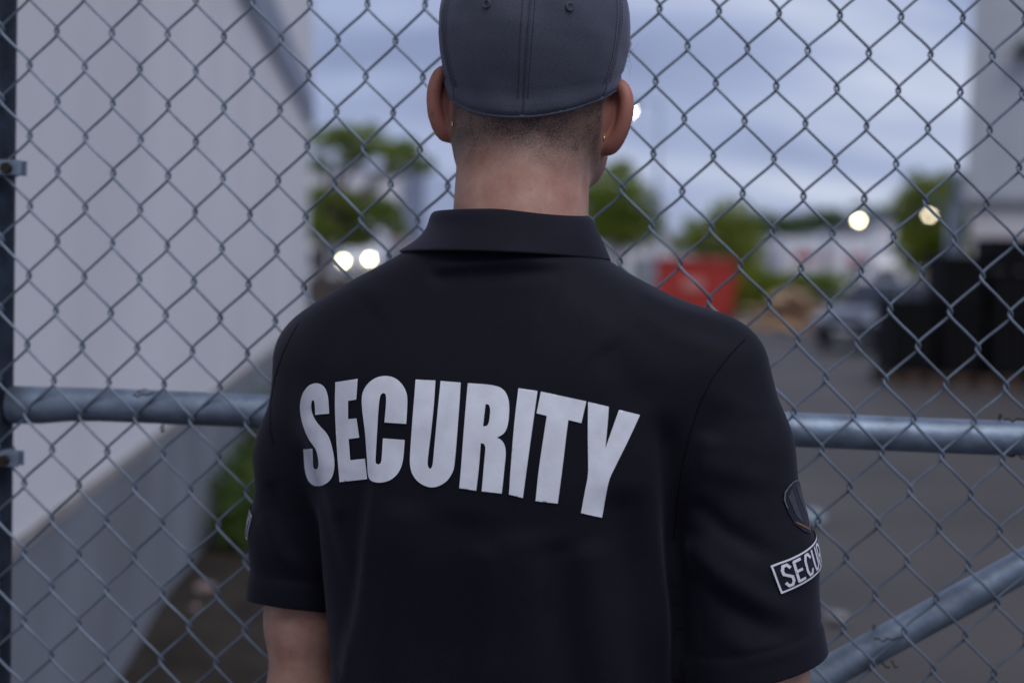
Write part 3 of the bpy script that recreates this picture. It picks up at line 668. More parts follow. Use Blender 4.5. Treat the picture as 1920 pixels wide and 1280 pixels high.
# litter on the asphalt
M['litter_blue'] = mat('pale_blue_paper', (0.28, 0.36, 0.41), 0.7)
M['litter_white'] = mat('pale_paper', (0.24, 0.225, 0.235), 0.7)
M['litter_pink'] = mat('pinkish_litter', (0.30, 0.22, 0.22), 0.7)
def litter(label, px, py, size, mkey, seed, hgt=.4, z=0.0):
    rng = random.Random(seed); p = G(px, py, z); mb = MB(); mb.ball((0, 0, size * hgt * .5), (size * .5, size * .5, size * hgt * .5), 10, 7)
    mb.v = [(x * rng.uniform(.75, 1.2), y * rng.uniform(.75, 1.2), zz * rng.uniform(.85, 1.15)) for x, y, zz in mb.v]
    o = mb.build('crumpled_paper', M[mkey], None); o.location = (p.x, p.y, z - .008); tag(o, label, 'litter', 'litter on the ground')
litter('pale blue crumpled paper on the asphalt beside the guard\'s sleeve', 1520, 980, .17, 'litter_blue', 1, .5)
litter('pale crumpled paper on the asphalt below the sleeve patch', 1568, 1162, .11, 'litter_white', 2, .35)
litter('pinkish crumpled paper on the dirt left of the bare arm', 385, 1112, .09, 'litter_pink', 3, .6, .03)
litter('small pinkish paper scrap lying nearest the grey plinth', 360, 1150, .07, 'litter_pink', 4, .6, .04)

# ================================================================== CHAIN-LINK GATE
GY, GYAW = 1.60, rad(-4.0)
gate = thing('chain_link_gate', 'galvanised chain-link gate with pipe rail and diagonal brace in front of the yard', 'gate', (0, GY, 0), GYAW)
GU = Vector((math.cos(GYAW), math.sin(GYAW), 0)); GN = Vector((-math.sin(GYAW), math.cos(GYAW), 0))
def gate_uv(px, py):
    d = ray(px, py); o = Vector((0, GY, 0)); t = (o - EYEV).dot(GN) / d.dot(GN); p = EYEV + d * t; return (p - o).dot(GU), p.z
PW, PH = 0.0651, 0.0797               # mesh pitch across and down
gu0, gz0 = gate_uv(159, 61)
WR = 0.00155
def fence_field(u, z):                # the slack and bulge every wire shares, so that the knuckles stay hooked
    return (0.0022 * math.sin(5.1 * u + 2.3 * z + 1) + 0.0012 * math.sin(11 * z - 7 * u), 0.004 * math.sin(3.1 * u + 0.5) * math.sin(2.7 * z + 1) + 0.0018 * math.sin(13 * u + 9 * z), 0.0015 * math.sin(9 * u + 4 * z) - 0.009 * (u - gu0))
u_left, u_right = -0.578, 0.80
ZB, ZT = 0.07, 2.28
amp = PW / 4 + 0.0021
k0 = int(math.floor((u_left - gu0) / (PW / 2))) - 2; k1 = int((u_right - gu0) / (PW / 2))
prm = []                               # one period of the flattened coil: x sweep, depth, z fraction
NS = 24
for q in range(NS):
    a = 2 * math.pi * q / NS; a = a + 0.30 * math.sin(2 * a)
    x = math.asin(0.945 * math.sin(a)) / math.asin(0.945); y = math.tanh(2.0 * math.cos(a)); prm.append((a / (2 * math.pi), x, y))
wr = random.Random(77)
for k in range(k0, k1 + 1):
    uc = gu0 + (k + 0.5) * PW / 2
    ph = gz0 + (PH / 2 if k % 2 else 0.0)
    n0 = int(math.floor((ZB - ph) / PH)); n1 = int(math.ceil((ZT - ph) / PH)); pts = []
    j1, j2 = wr.uniform(0, 6), wr.uniform(0, 6)
    for n in range(n0, n1):
        for fz, x, y in prm:
            z = ph + (n + fz + 0.25) * PH - 0.0
            u = uc - amp * x
            bow = 0.00022 * math.sin(2 * math.pi * fz + n * 2.9 + j2) + 0.00035 * math.sin(n * 1.3 + j1) * math.sin(4 * math.pi * fz)
            du, dv, dz = fence_field(u, z)
            pts.append((u + du + bow, -0.0026 * y + dv - WR - 0.003, z + dz))
    MB().tube(pts, WR, 6, ref=(0, 1, 0)).build('wire', M['wire'], gate, smooth=True)

zr = gate_uv(800, 785)[1]
RY = 0.0215; RR = 0.0195
def wob(u): return 0.0
# mid rail: coped and flattened where it meets the upright
pts = []; rr = []
for i in range(40):
    u = u_left - 0.01 + (0.80 - u_left) * i / 39; sag = -0.004 * math.exp(-((u - u_left) / 0.05) ** 2)
    pts.append((u, RY, zr + 0.0008 * math.sin(9 * u) + sag)); rr.append(RR * (1 + 0.16 * math.exp(-((u - u_left) / 0.045) ** 2)))
MB().tube(pts, rr, 28, ref=(0, 0, 1)).build('mid_rail', M['galv'], gate, smooth=True)
b0 = gate_uv(1600, 1249); b1 = gate_uv(1920, 1074)
sl = (b1[1] - b0[1]) / (b1[0] - b0[0])
ul, ur = u_left + 0.01, 0.795
MB().tube([(u, RY + 0.002, b0[1] + sl * (u - b0[0])) for u in np.linspace(ul, min(ur, b0[0] + (zr - b0[1]) / sl), 16)], 0.0182, 24, ref=(0, 0, 1)).build('diagonal_brace', M['galv'], gate, smooth=True)
pu = gate_uv(14, 640)[0] - 0.034
for nm, u in (('hinge_upright', pu), ('latch_upright', 0.83)):
    MB().tube([(u, RY, 0.05), (u, RY, 1.0), (u, RY, 2.0), (u, RY, 2.36)], 0.030, 28).build(nm, M['post'], gate, smooth=True)
for nm, z in (('top_rail', 2.33), ('bottom_rail', 0.07)): MB().tube([(pu, RY, z), (0.83, RY, z)], 0.0195, 20, ref=(0, 0, 1)).build(nm, M['galv'], gate, smooth=True)
MB().box(pu - 0.022, pu - 0.006, -0.0042, -0.0012, 0.08, 2.3).build('tension_bar', M['galv'], gate)
for px, py in ((22, 315), (14, 858), (28, -220), (8, 1420)):
    u, z = gate_uv(px, py)
    b = MB(); b.ring((pu, RY, z), 0.0312, 0.002, (0, 0, 1), 28, 4)
    bo = MB(); n = 26                     # flat strap round the post with two lugs
    for i in range(n + 1):
        a = rad(-55) + rad(310) * i / n + rad(30)
        for rr_ in (0.0302, 0.0325):
            for dz in (-0.0085, 0.0085): bo.v.append((pu + rr_ * math.cos(a), RY + rr_ * math.sin(a), z + dz))
    for i in range(n):
        o = i * 4; bo.f += [(o, o + 4, o + 5, o + 1), (o + 2, o + 3, o + 7, o + 6), (o, o + 2, o + 6, o + 4), (o + 1, o + 5, o + 7, o + 3)]
    bo.box(pu + 0.012, pu + 0.053, RY - 0.0335, RY - 0.0305, z - 0.0085, z + 0.0085)
    bo.box(pu + 0.026, pu + 0.053, RY - 0.018, RY - 0.0155, z - 0.0085, z + 0.0085)
    band = bo.build('tension_band', M['galv'], gate, bevel=0.0008)
    hx = MB(); c = (pu + 0.037, z - 0.001)
    hx.prism([(c[0] + 0.0068 * math.cos(a), c[1] + 0.0068 * math.sin(a)) for a in np.linspace(0.2, 6.483, 6, endpoint=False)], 'y', RY - 0.040, RY - 0.0335)
    hx.tube([(c[0], RY - 0.036, c[1]), (c[0], RY - 0.008, c[1])], 0.0036, 10); hx.build('bolt', M['rust'], band, bevel=0.0008)
def tie(px, py, px2, py2):
    u, z = gate_uv(px, py); u2, z2 = gate_uv(px2, py2); cz = (z + z2) / 2; R = 0.0225
    mb = MB(); pts = []
    for i in range(20):
        a = rad(118) - rad(236) * i / 19; q = i / 19
        pts.append((u + (u2 - u) * q, RY + R * math.cos(a) * 1.05, cz + (R + .001) * math.sin(a)))
    mb.tube(pts, 0.0009, 6)
    mb.tube([(u, -0.002, z), (u + .003, -0.008, z + .002), (u + .007, -0.009, z - .001), (u + .012, -.010, z + .003), (u + .018, -.011, z + .002), (u + .026, -.010, z + .005)], 0.0009, 6)
    mb.tube([(u2, RY - .020, z2 + .003), (u2 + .001, -.002, z2 + .001), (u2 + .003, -.006, z2 - .003), (u2 + .006, -.005, z2 - .002)], 0.0009, 6)
    mb.build('tie_wire', M['rust'], gate, smooth=True)
tie(252, 741, 301, 803); tie(1882, 787, 1908, 853); tie(1640, 1196, 1672, 1243)

# ================================================================== THE GUARD
YAW = rad(-13.0)                       # right shoulder nearer the camera
BU = np.array([math.cos(YAW), math.sin(YAW)]); BW = np.array([-math.sin(YAW), math.cos(YAW)])
BC = np.array([-0.006, 1.400])
ROWS = np.array([  # z, half width, back, front, sideways shift
 [1.60, .058, .055, .050, .004], [1.56, .066, .062, .052, .004], [1.535, .074, .078, .056, .000], [1.510, .095, .089, .064, -.004],
 [1.485, .146, .096, .076, -.004], [1.460, .198, .104, .090, .0], [1.435, .220, .112, .100, .0], [1.405, .226, .119, .110, .0],
 [1.36, .212, .126, .118, .0], [1.30, .194, .130, .124, .0], [1.24, .185, .128, .125, .0], [1.18, .183, .123, .125, .005],
 [1.10, .178, .117, .125, .007], [1.0, .177, .115, .128, .007], [.90, .176, .120, .130, .0], [.78, .186, .128, .130, .0], [.70, .188, .130, .130, .0]])
_zz = np.linspace(0.66, 1.62, 600); _o = np.argsort(ROWS[:, 0])
_tab = [np.interp(_zz, ROWS[_o, 0], ROWS[_o, c]) for c in range(1, 5)]
_kw = np.exp(-0.5 * (np.arange(-24, 25) / 8.0) ** 2); _kw /= _kw.sum()
_tab = [np.convolve(np.pad(t_, 24, mode='edge'), _kw, 'valid') for t_ in _tab]
def torso_field(X, Y, Z, inset=0.0):
    a, b, f, sft = (np.interp(Z, _zz, t_) for t_ in _tab)
    x, y = X - BC[0], Y - BC[1]
    u = x * BU[0] + y * BU[1] - sft; w = x * BW[0] + y * BW[1]
    a = np.maximum(a - inset, 0.02); wh = np.maximum(np.where(w < 0, b, f) - inset, 0.02)
    n = 2.35
    g = (np.abs(u / a) ** n + np.abs(w / wh) ** n) ** (1 / n) + 1e-6
    r = np.sqrt(u * u + w * w) + 1e-6
    return (r - r / g) * 0.9
SLR = [(U(1338, 700, 1.345), .052), (U(1368, 850, 1.340), .0572), (U(1395, 1050, 1.335), .0665), (U(1412, 1250, 1.330), .0685), (U(1416, 1330, 1.330), .069)]
SLL = [(U(607, 692, 1.455), .0445), (U(577, 850, 1.468), .0522), (U(562, 1000, 1.475), .0520), (U(559, 1110, 1.478), .0506), (U(558, 1230, 1.480), .050)]
TOR = FN(torso_field, (-.30, 1.20, .66), (.30, 1.62, 1.62), .03)
shirt_prims = [TOR]
for S_ in (SLR, SLL):
    for i in range(4): shirt_prims.append(RC(S_[i][0], S_[i + 1][0], S_[i][1], S_[i + 1][1], (.045, .016, .011, .011)[i]))
h = 0.0030
xs, ys, zs = steps(-.31, .34, h), steps(1.23, 1.57, h), steps(.74, 1.58, h)
V, Q = nets(grid_eval(shirt_prims, xs, ys, zs), xs, ys, zs)
V = newton(shirt_prims, V, 3)

def vnormals(V, Q):
    n = np.cross(V[Q[:, 2]] - V[Q[:, 0]], V[Q[:, 3]] - V[Q[:, 1]]); N = np.zeros_like(V)
    for c in range(4): np.add.at(N, Q[:, c], n)
    return N / np.maximum(np.linalg.norm(N, axis=1, keepdims=True), 1e-12)
def poly_dist(P2, line):             # signed distance to a polyline in the x-z plane, and how far along (0..1)
    best = np.full(len(P2), 9.0); sg = np.zeros(len(P2)); al = np.zeros(len(P2)); L = [np.linalg.norm(line[i + 1] - line[i]) for i in range(len(line) - 1)]; T = sum(L); acc = 0
    for i in range(len(line) - 1):
        a, d = line[i], line[i + 1] - line[i]; q = P2 - a
        t = np.clip((q @ d) / (d @ d), 0, 1); r = q - t[:, None] * d; D = np.sqrt((r * r).sum(1)); m = D < best
        best[m] = D[m]; s = np.sign(d[0] * q[:, 1] - d[1] * q[:, 0]); sg[m] = s[m]; al[m] = (acc + t[m] * L[i]) / T; acc += L[i]
    return best * sg, al
def xz(pts, Y): return [np.array((U(a, b, Y).x, U(a, b, Y).z)) for a, b in pts]
FOLDS = [  # pixels, depth, amplitude (m, + out), half width (m)
 ([(800, 503), (900, 496), (980, 492), (1090, 494)], 1.31, .0026, .006), ([(790, 520), (880, 514), (970, 509), (1040, 510)], 1.305, -.0028, .007),
 ([(1190, 545), (1270, 585), (1360, 612)], 1.34, .0016, .007), ([(1230, 600), (1320, 618), (1390, 640)], 1.33, -.0018, .008), ([(1150, 560), (1240, 612), (1340, 650)], 1.32, .0014, .010),
 ([(1240, 760), (1254, 880), (1264, 1010), (1282, 1130), (1300, 1300)], 1.29, -.0058, .012), ([(1200, 790), (1214, 900), (1236, 1040), (1256, 1280)], 1.28, .0016, .020),
 ([(1160, 900), (1168, 1020), (1196, 1150), (1215, 1300)], 1.28, -.0045, .020), ([(1100, 1000), (1120, 1140), (1140, 1300)], 1.28, .0030, .022),
 ([(870, 950), (862, 1100), (850, 1300)], 1.27, -.0026, .028), ([(760, 930), (745, 1100), (725, 1300)], 1.28, .0034, .024), ([(980, 980), (990, 1130), (1000, 1300)], 1.27, .0022, .026),
 ([(540, 830), (575, 930), (610, 1050), (640, 1180)], 1.33, -.0030, .012), ([(560, 780), (600, 900), (632, 1040)], 1.31, .0024, .014),
 ([(1290, 930), (1350, 985), (1440, 1030)], 1.30, -.0034, .010), ([(1282, 1010), (1345, 1070), (1430, 1120), (1500, 1150)], 1.29, .0034, .012), ([(1290, 1070), (1350, 1130), (1440, 1170)], 1.28, -.0030, .010),
 ([(1330, 800), (1310, 900), (1300, 1010)], 1.30, .0030, .012), ([(1420, 760), (1400, 870), (1350, 960)], 1.30, -.0016, .012),
 ([(500, 900), (530, 1000), (560, 1060)], 1.41, -.0022, .010), ([(485, 960), (520, 1040), (580, 1090)], 1.41, .0022, .010),
 ([(700, 520), (660, 640), (640, 760)], 1.32, .0012, .020), ([(1130, 640), (1180, 720), (1230, 760)], 1.29, -.0016, .018), ([(620, 960), (650, 1060), (655, 1200)], 1.31, -.0022, .012), ([(905, 1010), (912, 1150), (905, 1300)], 1.27, .0022, .016), ([(1045, 1000), (1052, 1150), (1070, 1300)], 1.27, -.0028, .018),
 ([(1330, 1180), (1400, 1210), (1500, 1200)], 1.28, .0018, .010), ([(1310, 720), (1380, 760), (1440, 800)], 1.31, .0010, .012), ([(1300, 860), (1360, 880), (1450, 900)], 1.30, .0014, .011),
 ([(1030, 560), (1100, 590), (1180, 640)], 1.29, .0010, .016), ([(700, 560), (650, 610), (600, 690)], 1.33, -.0012, .018),
]
N = vnormals(V, Q); D = np.zeros(len(V)); P2 = V[:, [0, 2]]
bx_, by_ = V[:, 0] - BC[0], V[:, 1] - BC[1]; wloc = bx_ * BW[0] + by_ * BW[1]
side = ss(-.25, .15, -N[:, 1])        # only where the cloth faces the camera side
for pts, Yd, am, wd_ in FOLDS:
    d, al = poly_dist(P2, xz(pts, Yd)); D += 1.45 * am * np.exp(-(d / wd_) ** 2) * side * ss(0, .14, al) * (0.35 + 0.65 * ss(1.0, .72, al) if pts[-1][1] < 1290 else 1)
# the sharp overlapped pleat left of the letter C
pl = xz([(672, 700), (684, 800), (692, 896), (688, 940), (664, 1086), (642, 1200), (620, 1300)], 1.285)
d, al = poly_dist(P2, pl); dl = -d if False else d
sgn = 1.0 if poly_dist(np.array([pl[3] + np.array((-.02, 0))]), pl)[0][0] > 0 else -1.0
dl = d * sgn                           # positive on the left
gro = ss(0.05, .45, al)
D += side * gro * (-.0072 * ss(-.008, .014, dl) * np.exp(-np.maximum(dl, 0) / .050) + .0014 * np.exp(-(np.minimum(dl, 0) / .024) ** 2) * (dl <= 0) + .0014 * np.exp(-(dl / .024) ** 2) * (dl > 0) * ss(.014, -.008, dl))
# fine slackness of the knit
x_, y_, z_ = V[:, 0], V[:, 1], V[:, 2]
D += .0007 * np.sin(31 * x_ + 17 * z_ + 3 * np.sin(9 * z_)) * np.sin(23 * z_ - 11 * x_ + 1) + .0005 * np.sin(60 * x_ - 25 * z_) * np.sin(14 * z_ + 2) * ss(1.3, 1.0, z_)
V = V + N * D[:, None]
# sleeve hems: plane cuts and a turned band
HEMR = (U(1424, 1243, 1.330), Vector((-0.26, 0.03, 1.0)).normalized())
HEML = (U(560, 1134, 1.478), Vector((0.10, 0.16, 1.0)).normalized())
def hem_d(P, H): return (P - np.array(H[0])) @ np.array(H[1])
armR = (V[:, 0] - np.array([np.interp(z, [1.05, 1.20, 1.32], [.176, .168, .20]) for z in V[:, 2]])) > 0
armL = (V[:, 0] + np.array([np.interp(z, [1.05, 1.20, 1.32], [.176, .186, .24]) for z in V[:, 2]])) < 0
N = vnormals(V, Q)
for H, am in ((HEMR, armR), (HEML, armL)):
    dd = hem_d(V, H); V = V + N * (am * (.0011 * ss(.030, .026, dd) - .0012 * np.exp(-((dd - .0275) / .0035) ** 2)))[:, None]
me = np_mesh('shirt', V, Q)
bm = bmesh.new(); bm.from_mesh(me)
def cut(bm, sel, co, no):
    fs = [f for f in bm.faces if sel(f.calc_center_median())]
    geom = list({v for f in fs for v in f.verts}) + list({e for f in fs for e in f.edges}) + fs
    bmesh.ops.bisect_plane(bm, geom=geom, plane_co=co, plane_no=no, clear_inner=True, clear_outer=False)
cut(bm, lambda c: c.x > np.interp(c.z, [1.05, 1.20, 1.25], [.178, .176, .176]) and c.z < 1.20, HEMR[0], HEMR[1])
cut(bm, lambda c: c.x < -np.interp(c.z, [1.05, 1.20, 1.25], [.176, .186, .19]) and c.z < 1.21, HEML[0], HEML[1])
cut(bm, lambda c: c.z < .85, Vector((0, 1.4, .80)), Vector((0, 0, 1)))
cut(bm, lambda c: c.z > 1.49, Vector((0, 1.30, 1.545)), Vector((0, -0.30, -1)).normalized())
bm.to_mesh(me); bm.free()

# ------------------------------------------------------------------ head frame
HO = np.array(U(992, 205, 1.415))
_y, _t = rad(4.0), rad(2.8)
HF = np.array([math.sin(_y), math.cos(_y), 0]); _r = np.array([math.cos(_y), -math.sin(_y), 0]); _z = np.array([0, 0, 1.0])
HU = math.cos(_t) * _z + math.sin(_t) * _r; HR = math.cos(_t) * _r - math.sin(_t) * _z
HB = np.array([HR, HF, HU])
def HP(r, f, u): return HO + HR * r + HF * f + HU * u

# ------------------------------------------------------------------ body: one continuous skin
bp = []
bp.append(FN(lambda X, Y, Z: np.maximum(torso_field(X, Y, Z, .016), Z - 1.485), (-.28, 1.22, .70), (.28, 1.60, 1.60), .03))
nA, nB = U(973, 470, 1.385), U(983, 265, 1.402)
bp.append(RC(nA, nB, .0665, .0645, .035))
bp.append(EL(HP(0, -.001, .044), (.0755, .0935, .087), HB, .03))
bp.append(EL(HP(.0, .032, -.012), (.064, .062, .082), HB, .03))
for s in (-1, 1):
    bp.append(RC(HP(.053 if s > 0 else -.047, .012, -.048), HP(s * .014, .082, -.098), .019, .020, .022))
    bp.append(EL(HP(s * .042, .062, -.012), (.026, .026, .022), HB, .02))
    bp.append(EL(HP(s * .055, .000, -.005), (.020, .030, .040), HB, .02))
bp.append(EL(U(1112, 274, 1.455), (.0150, .026, .036), None, .02))
bp.append(EL(HP(0, .088, -.102), (.020, .018, .016), HB, .02))
bp.append(RC(HP(-.034, .082, .026), HP(.034, .082, .026), .013, .013, .015))
bp.append(RC(HP(0, .092, .016), HP(0, .117, -.026), .008, .012, .010))
for s in (-1, 1): bp.append(EL(HP(s * .012, .104, -.030), (.009, .011, .008), HB, .006))
bp.append(EL(HP(0, .098, -.053), (.024, .010, .0065), HB, .006)); bp.append(EL(HP(0, .096, -.064), (.021, .011, .0070), HB, .006))
# ears
for s in (-1, 1):
    ang = rad(52 if s < 0 else 50); sh = .0 if s < 0 else -.002
    eo = np.array([s * math.sin(ang), -math.cos(ang), 0.0]); en = np.array([s * math.cos(ang), math.sin(ang), 0.0])   # outwards along the flap, flap normal (front)
    def EP(d, u, n=0.0):
        q = np.array([s * .0695, .006, 0.0]) + eo * (d * (.92 if s < 0 else 1.02) - .0010) + en * n; return HP(q[0], q[1], (u - .002) * .87 + sh)
    hel = [(.003, .026, .002, .0042), (.010, .0345, .001, .0046), (.019, .0375, 0, .0048), (.0275, .0345, 0, .0050), (.0325, .026, 0, .0052), (.0345, .014, 0, .0053), (.0335, .001, 0, .0052), (.0305, -.011, 0, .0050), (.0260, -.021, 0, .0052), (.0200, -.0285, 0, .0062), (.0140, -.0325, .001, .0074)]
    hh = np.array(hel); tq = np.linspace(0, len(hel) - 1, 34); kq = np.exp(-.5 * ((tq[:, None] - np.arange(len(hel))[None]) / .55) ** 2); kq /= kq.sum(1, keepdims=True); hel = [tuple(r_) for r_ in kq @ hh]
    for i in range(len(hel) - 1):
        a, b = hel[i], hel[i + 1]; bp.append(RC(EP(a[0], a[1], a[2]), EP(b[0], b[1], b[2]), a[3], b[3], .004))
    Be = np.array([HR * eo[0] + HF * eo[1], HR * en[0] + HF * en[1], HU])
    bp.append(EL(EP(.016, .004, .0042), (.0200, .0044, .033), Be, .006))            # flap
    bp.append(EL(EP(.0085, .000, -.004), (.0115, .0085, .021), Be, .006))           # back of the concha
    bp.append(EL(EP(.010, -.026, .001), (.0105, .0055, .0115), Be, .006))          # lobe
# arms, hands
def arm(chain, k=.02):
    for i in range(len(chain) - 1): bp.append(RC(chain[i][0], chain[i + 1][0], chain[i][1], chain[i + 1][1], k))
def V3(*a): return Vector(a)
er = U(1428, 1345, 1.345); el = U(572, 1310, 1.488)
wr_ = er + V3(.012, .055, -.255); wl_ = el + V3(-.004, .035, -.255)
arm([(U(1338, 705, 1.347), .046), (U(1385, 950, 1.342), .050), (U(1414, 1250, 1.338), .0475), (er, .041)]); arm([(er, .041), (er + V3(.006, .02, -.07), .042), (wr_, .027)])
arm([(U(602, 690, 1.460), .038), (U(582, 900, 1.480), .041), (U(573, 1160, 1.486), .0395), (el, .037)]); arm([(el, .037), (el + V3(-.002, .012, -.07), .040), (wl_, .026)])
for w0, s in ((wr_, 1), (wl_, -1)):
    pc = w0 + V3(0, .010, -.055)
    bp.append(EL(pc, (.017, .041, .052), None, .015)); bp.append(RC(w0, pc, .024, .018, .02))
    for j, (fy, L) in enumerate(((-.030, .060), (-.010, .074), (.011, .080), (.031, .072))):
        a = pc + V3(0, fy, -.040); b = a + V3(-s * .006, .004, -L * .5); c = b + V3(-s * .018, .002, -L * .45)
        bp.append(RC(a, b, .0098, .0088, .004)); bp.append(RC(b, c, .0088, .0076, .004))
    a = w0 + V3(-s * .006, .030, -.030); b = a + V3(-s * .016, .028, -.034); c = b + V3(-s * .008, .006, -.032)
    bp.append(RC(a, b, .013, .0105, .008)); bp.append(RC(b, c, .0105, .009, .004))
# legs
for s in (-1, 1):
    hipc = Vector((BC[0] + s * .092 * BU[0], 1.40 + s * .092 * BU[1], .90)); kn = hipc + V3(s * .02, .015, -.42); an = kn + V3(s * .01, -.03, -.40)
    bp.append(RC(hipc, kn, .088, .058, .03)); bp.append(RC(kn, an, .056, .040, .02)); bp.append(RC(an + V3(0, -.02, -.035), an + V3(s * .02, .13, -.045), .036, .028, .02))
xs = np.concatenate([steps(-.33, -.085, .0055), steps(-.0845, .124, .0023), steps(.1265, .36, .0055)])
ys = np.concatenate([steps(1.24, 1.295, .005), steps(1.300, 1.565, .0030), steps(1.568, 1.62, .005)])
zs = np.concatenate([steps(-.02, .68, .009), steps(.686, .90, .0042), steps(.905, 1.505, .0075), steps(1.510, 1.80, .0023)])
Vb, Qb = nets(grid_eval(bp, xs, ys, zs), xs, ys, zs)
Vb = newton(bp, Vb, 3, .004)
me_b = np_mesh('person', Vb, Qb)
L_ = (Vb - HO) @ HB.T
nzv = .5 + .25 * np.sin(L_[:, 0] * 150 + 2 * np.sin(L_[:, 2] * 210)) + .25 * np.sin(L_[:, 2] * 190 + L_[:, 0] * 90)
edge = -.043 - .010 * np.abs(L_[:, 0]) / .06 + .005 * (nzv - .5)
st = 1.0 * ss(-.028, .024, L_[:, 2] - edge + .004) * ss(.040, .015, L_[:, 1]) * (L_[:, 2] > -.09)
st *= 1 - .9 * ss(.0705, .0765, np.abs(L_[:, 0])) * (L_[:, 2] < .04)
at = me_b.attributes.new('stubble', 'FLOAT', 'POINT'); at.data.foreach_set('value', st.astype(np.float32))
earm = ss(.072, .080, np.abs(L_[:, 0])) * (np.abs(L_[:, 2]) < .06) * (Vb[:, 2] > 1.55)
at = me_b.attributes.new('ear', 'FLOAT', 'POINT'); at.data.foreach_set('value', earm.astype(np.float32))
# skin material
m = mat('skin', (0.40, 0.235, 0.18), 0.52, sss=0.35, spec=0.4); n = m.node_tree.nodes; l = m.node_tree.links; b = n['Principled BSDF']
tcn = n.new('ShaderNodeTexCoord')
z1 = n.new('ShaderNodeTexNoise'); z1.inputs['Scale'].default_value = 34; z1.inputs['Detail'].default_value = 8; z1.inputs['Roughness'].default_value = .65; l.new(tcn.outputs['Object'], z1.inputs['Vector'])
r1 = n.new('ShaderNodeValToRGB'); r1.color_ramp.elements[0].position = .33; r1.color_ramp.elements[1].position = .68
r1.color_ramp.elements[0].color = (.375, .185, .135, 1); r1.color_ramp.elements[1].color = (.50, .31, .245, 1); l.new(z1.outputs['Fac'], r1.inputs['Fac'])
a1 = n.new('ShaderNodeAttribute'); a1.attribute_name = 'stubble'; a2 = n.new('ShaderNodeAttribute'); a2.attribute_name = 'ear'
z2 = n.new('ShaderNodeTexNoise'); z2.inputs['Scale'].default_value = 620; z2.inputs['Detail'].default_value = 2; l.new(tcn.outputs['Object'], z2.inputs['Vector'])
z3 = n.new('ShaderNodeTexNoise'); z3.inputs['Scale'].default_value = 60; z3.inputs['Detail'].default_value = 4; l.new(tcn.outputs['Object'], z3.inputs['Vector'])
mr = n.new('ShaderNodeMapRange'); mr.inputs[1].default_value = .35; mr.inputs[2].default_value = .60; mr.inputs[3].default_value = .55; mr.inputs[4].default_value = 1.0; l.new(z2.outputs['Fac'], mr.inputs[0])
mr2 = n.new('ShaderNodeMapRange'); mr2.inputs[1].default_value = .3; mr2.inputs[2].default_value = .65; mr2.inputs[3].default_value = .68; mr2.inputs[4].default_value = .95; l.new(z3.outputs['Fac'], mr2.inputs[0])
mu = n.new('ShaderNodeMath'); mu.operation = 'MULTIPLY'; l.new(mr.outputs[0], mu.inputs[0]); l.new(mr2.outputs[0], mu.inputs[1])
mu2 = n.new('ShaderNodeMath'); mu2.operation = 'MULTIPLY'; l.new(mu.outputs[0], mu2.inputs[0]); l.new(a1.outputs['Fac'], mu2.inputs[1])
me1 = n.new('ShaderNodeMix'); me1.data_type = 'RGBA'; l.new(a2.outputs['Fac'], me1.inputs['Factor']); l.new(r1.outputs['Color'], me1.inputs['A']); me1.inputs['B'].default_value = (.40, .165, .125, 1)
vz = n.new('ShaderNodeTexVoronoi'); vz.inputs['Scale'].default_value = 75; vz.inputs['Randomness'].default_value = 1.0; l.new(tcn.outputs['Object'], vz.inputs['Vector'])
ms = n.new('ShaderNodeMapRange'); ms.inputs[1].default_value = .0; ms.inputs[2].default_value = .13; ms.inputs[3].default_value = .45; ms.inputs[4].default_value = 0; l.new(vz.outputs['Distance'], ms.inputs[0])
me3 = n.new('ShaderNodeMix'); me3.data_type = 'RGBA'; l.new(ms.outputs[0], me3.inputs['Factor']); l.new(me1.outputs['Result'], me3.inputs['A']); me3.inputs['B'].default_value = (.22, .105, .08, 1)
me2 = n.new('ShaderNodeMix'); me2.data_type = 'RGBA'; l.new(mu2.outputs[0], me2.inputs['Factor']); l.new(me3.outputs['Result'], me2.inputs['A']); me2.inputs['B'].default_value = (.045, .032, .026, 1)
l.new(me2.outputs['Result'], b.inputs['Base Color'])
bpn = n.new('ShaderNodeBump'); bpn.inputs['Strength'].default_value = .35; bpn.inputs['Distance'].default_value = .0006; l.new(z2.outputs['Fac'], bpn.inputs['Height']); l.new(bpn.outputs['Normal'], b.inputs['Normal'])
M['skin'] = m
person = obj('person', me_b, m, None, True)
tag(person, 'guard seen from behind in navy polo shirt and slate grey cap at the gate', 'person')

# ------------------------------------------------------------------ shirt
shirt = obj('shirt', me, M['shirt'], person, True)
md = shirt.modifiers.new('thickness', 'SOLIDIFY'); md.thickness = 0.0022; md.offset = -1
bvh = BVHTree.FromPolygons([v.co.copy() for v in me.vertices], [tuple(p.vertices) for p in me.polygons])
# smooth point normals for lifting print off the cloth
me_n = [v.normal.copy() for v in me.vertices]
def hit(o, d, lift):
    loc, no, fi, dist = bvh.ray_cast(o, d.normalized())
    if loc is None: return None
    if no.dot(d) > 0: no = -no
    return loc + no * lift, no
def cloth(px, py, lift=.0011):
    d = ray(px, py); r = hit(EYEV, d, lift); return r

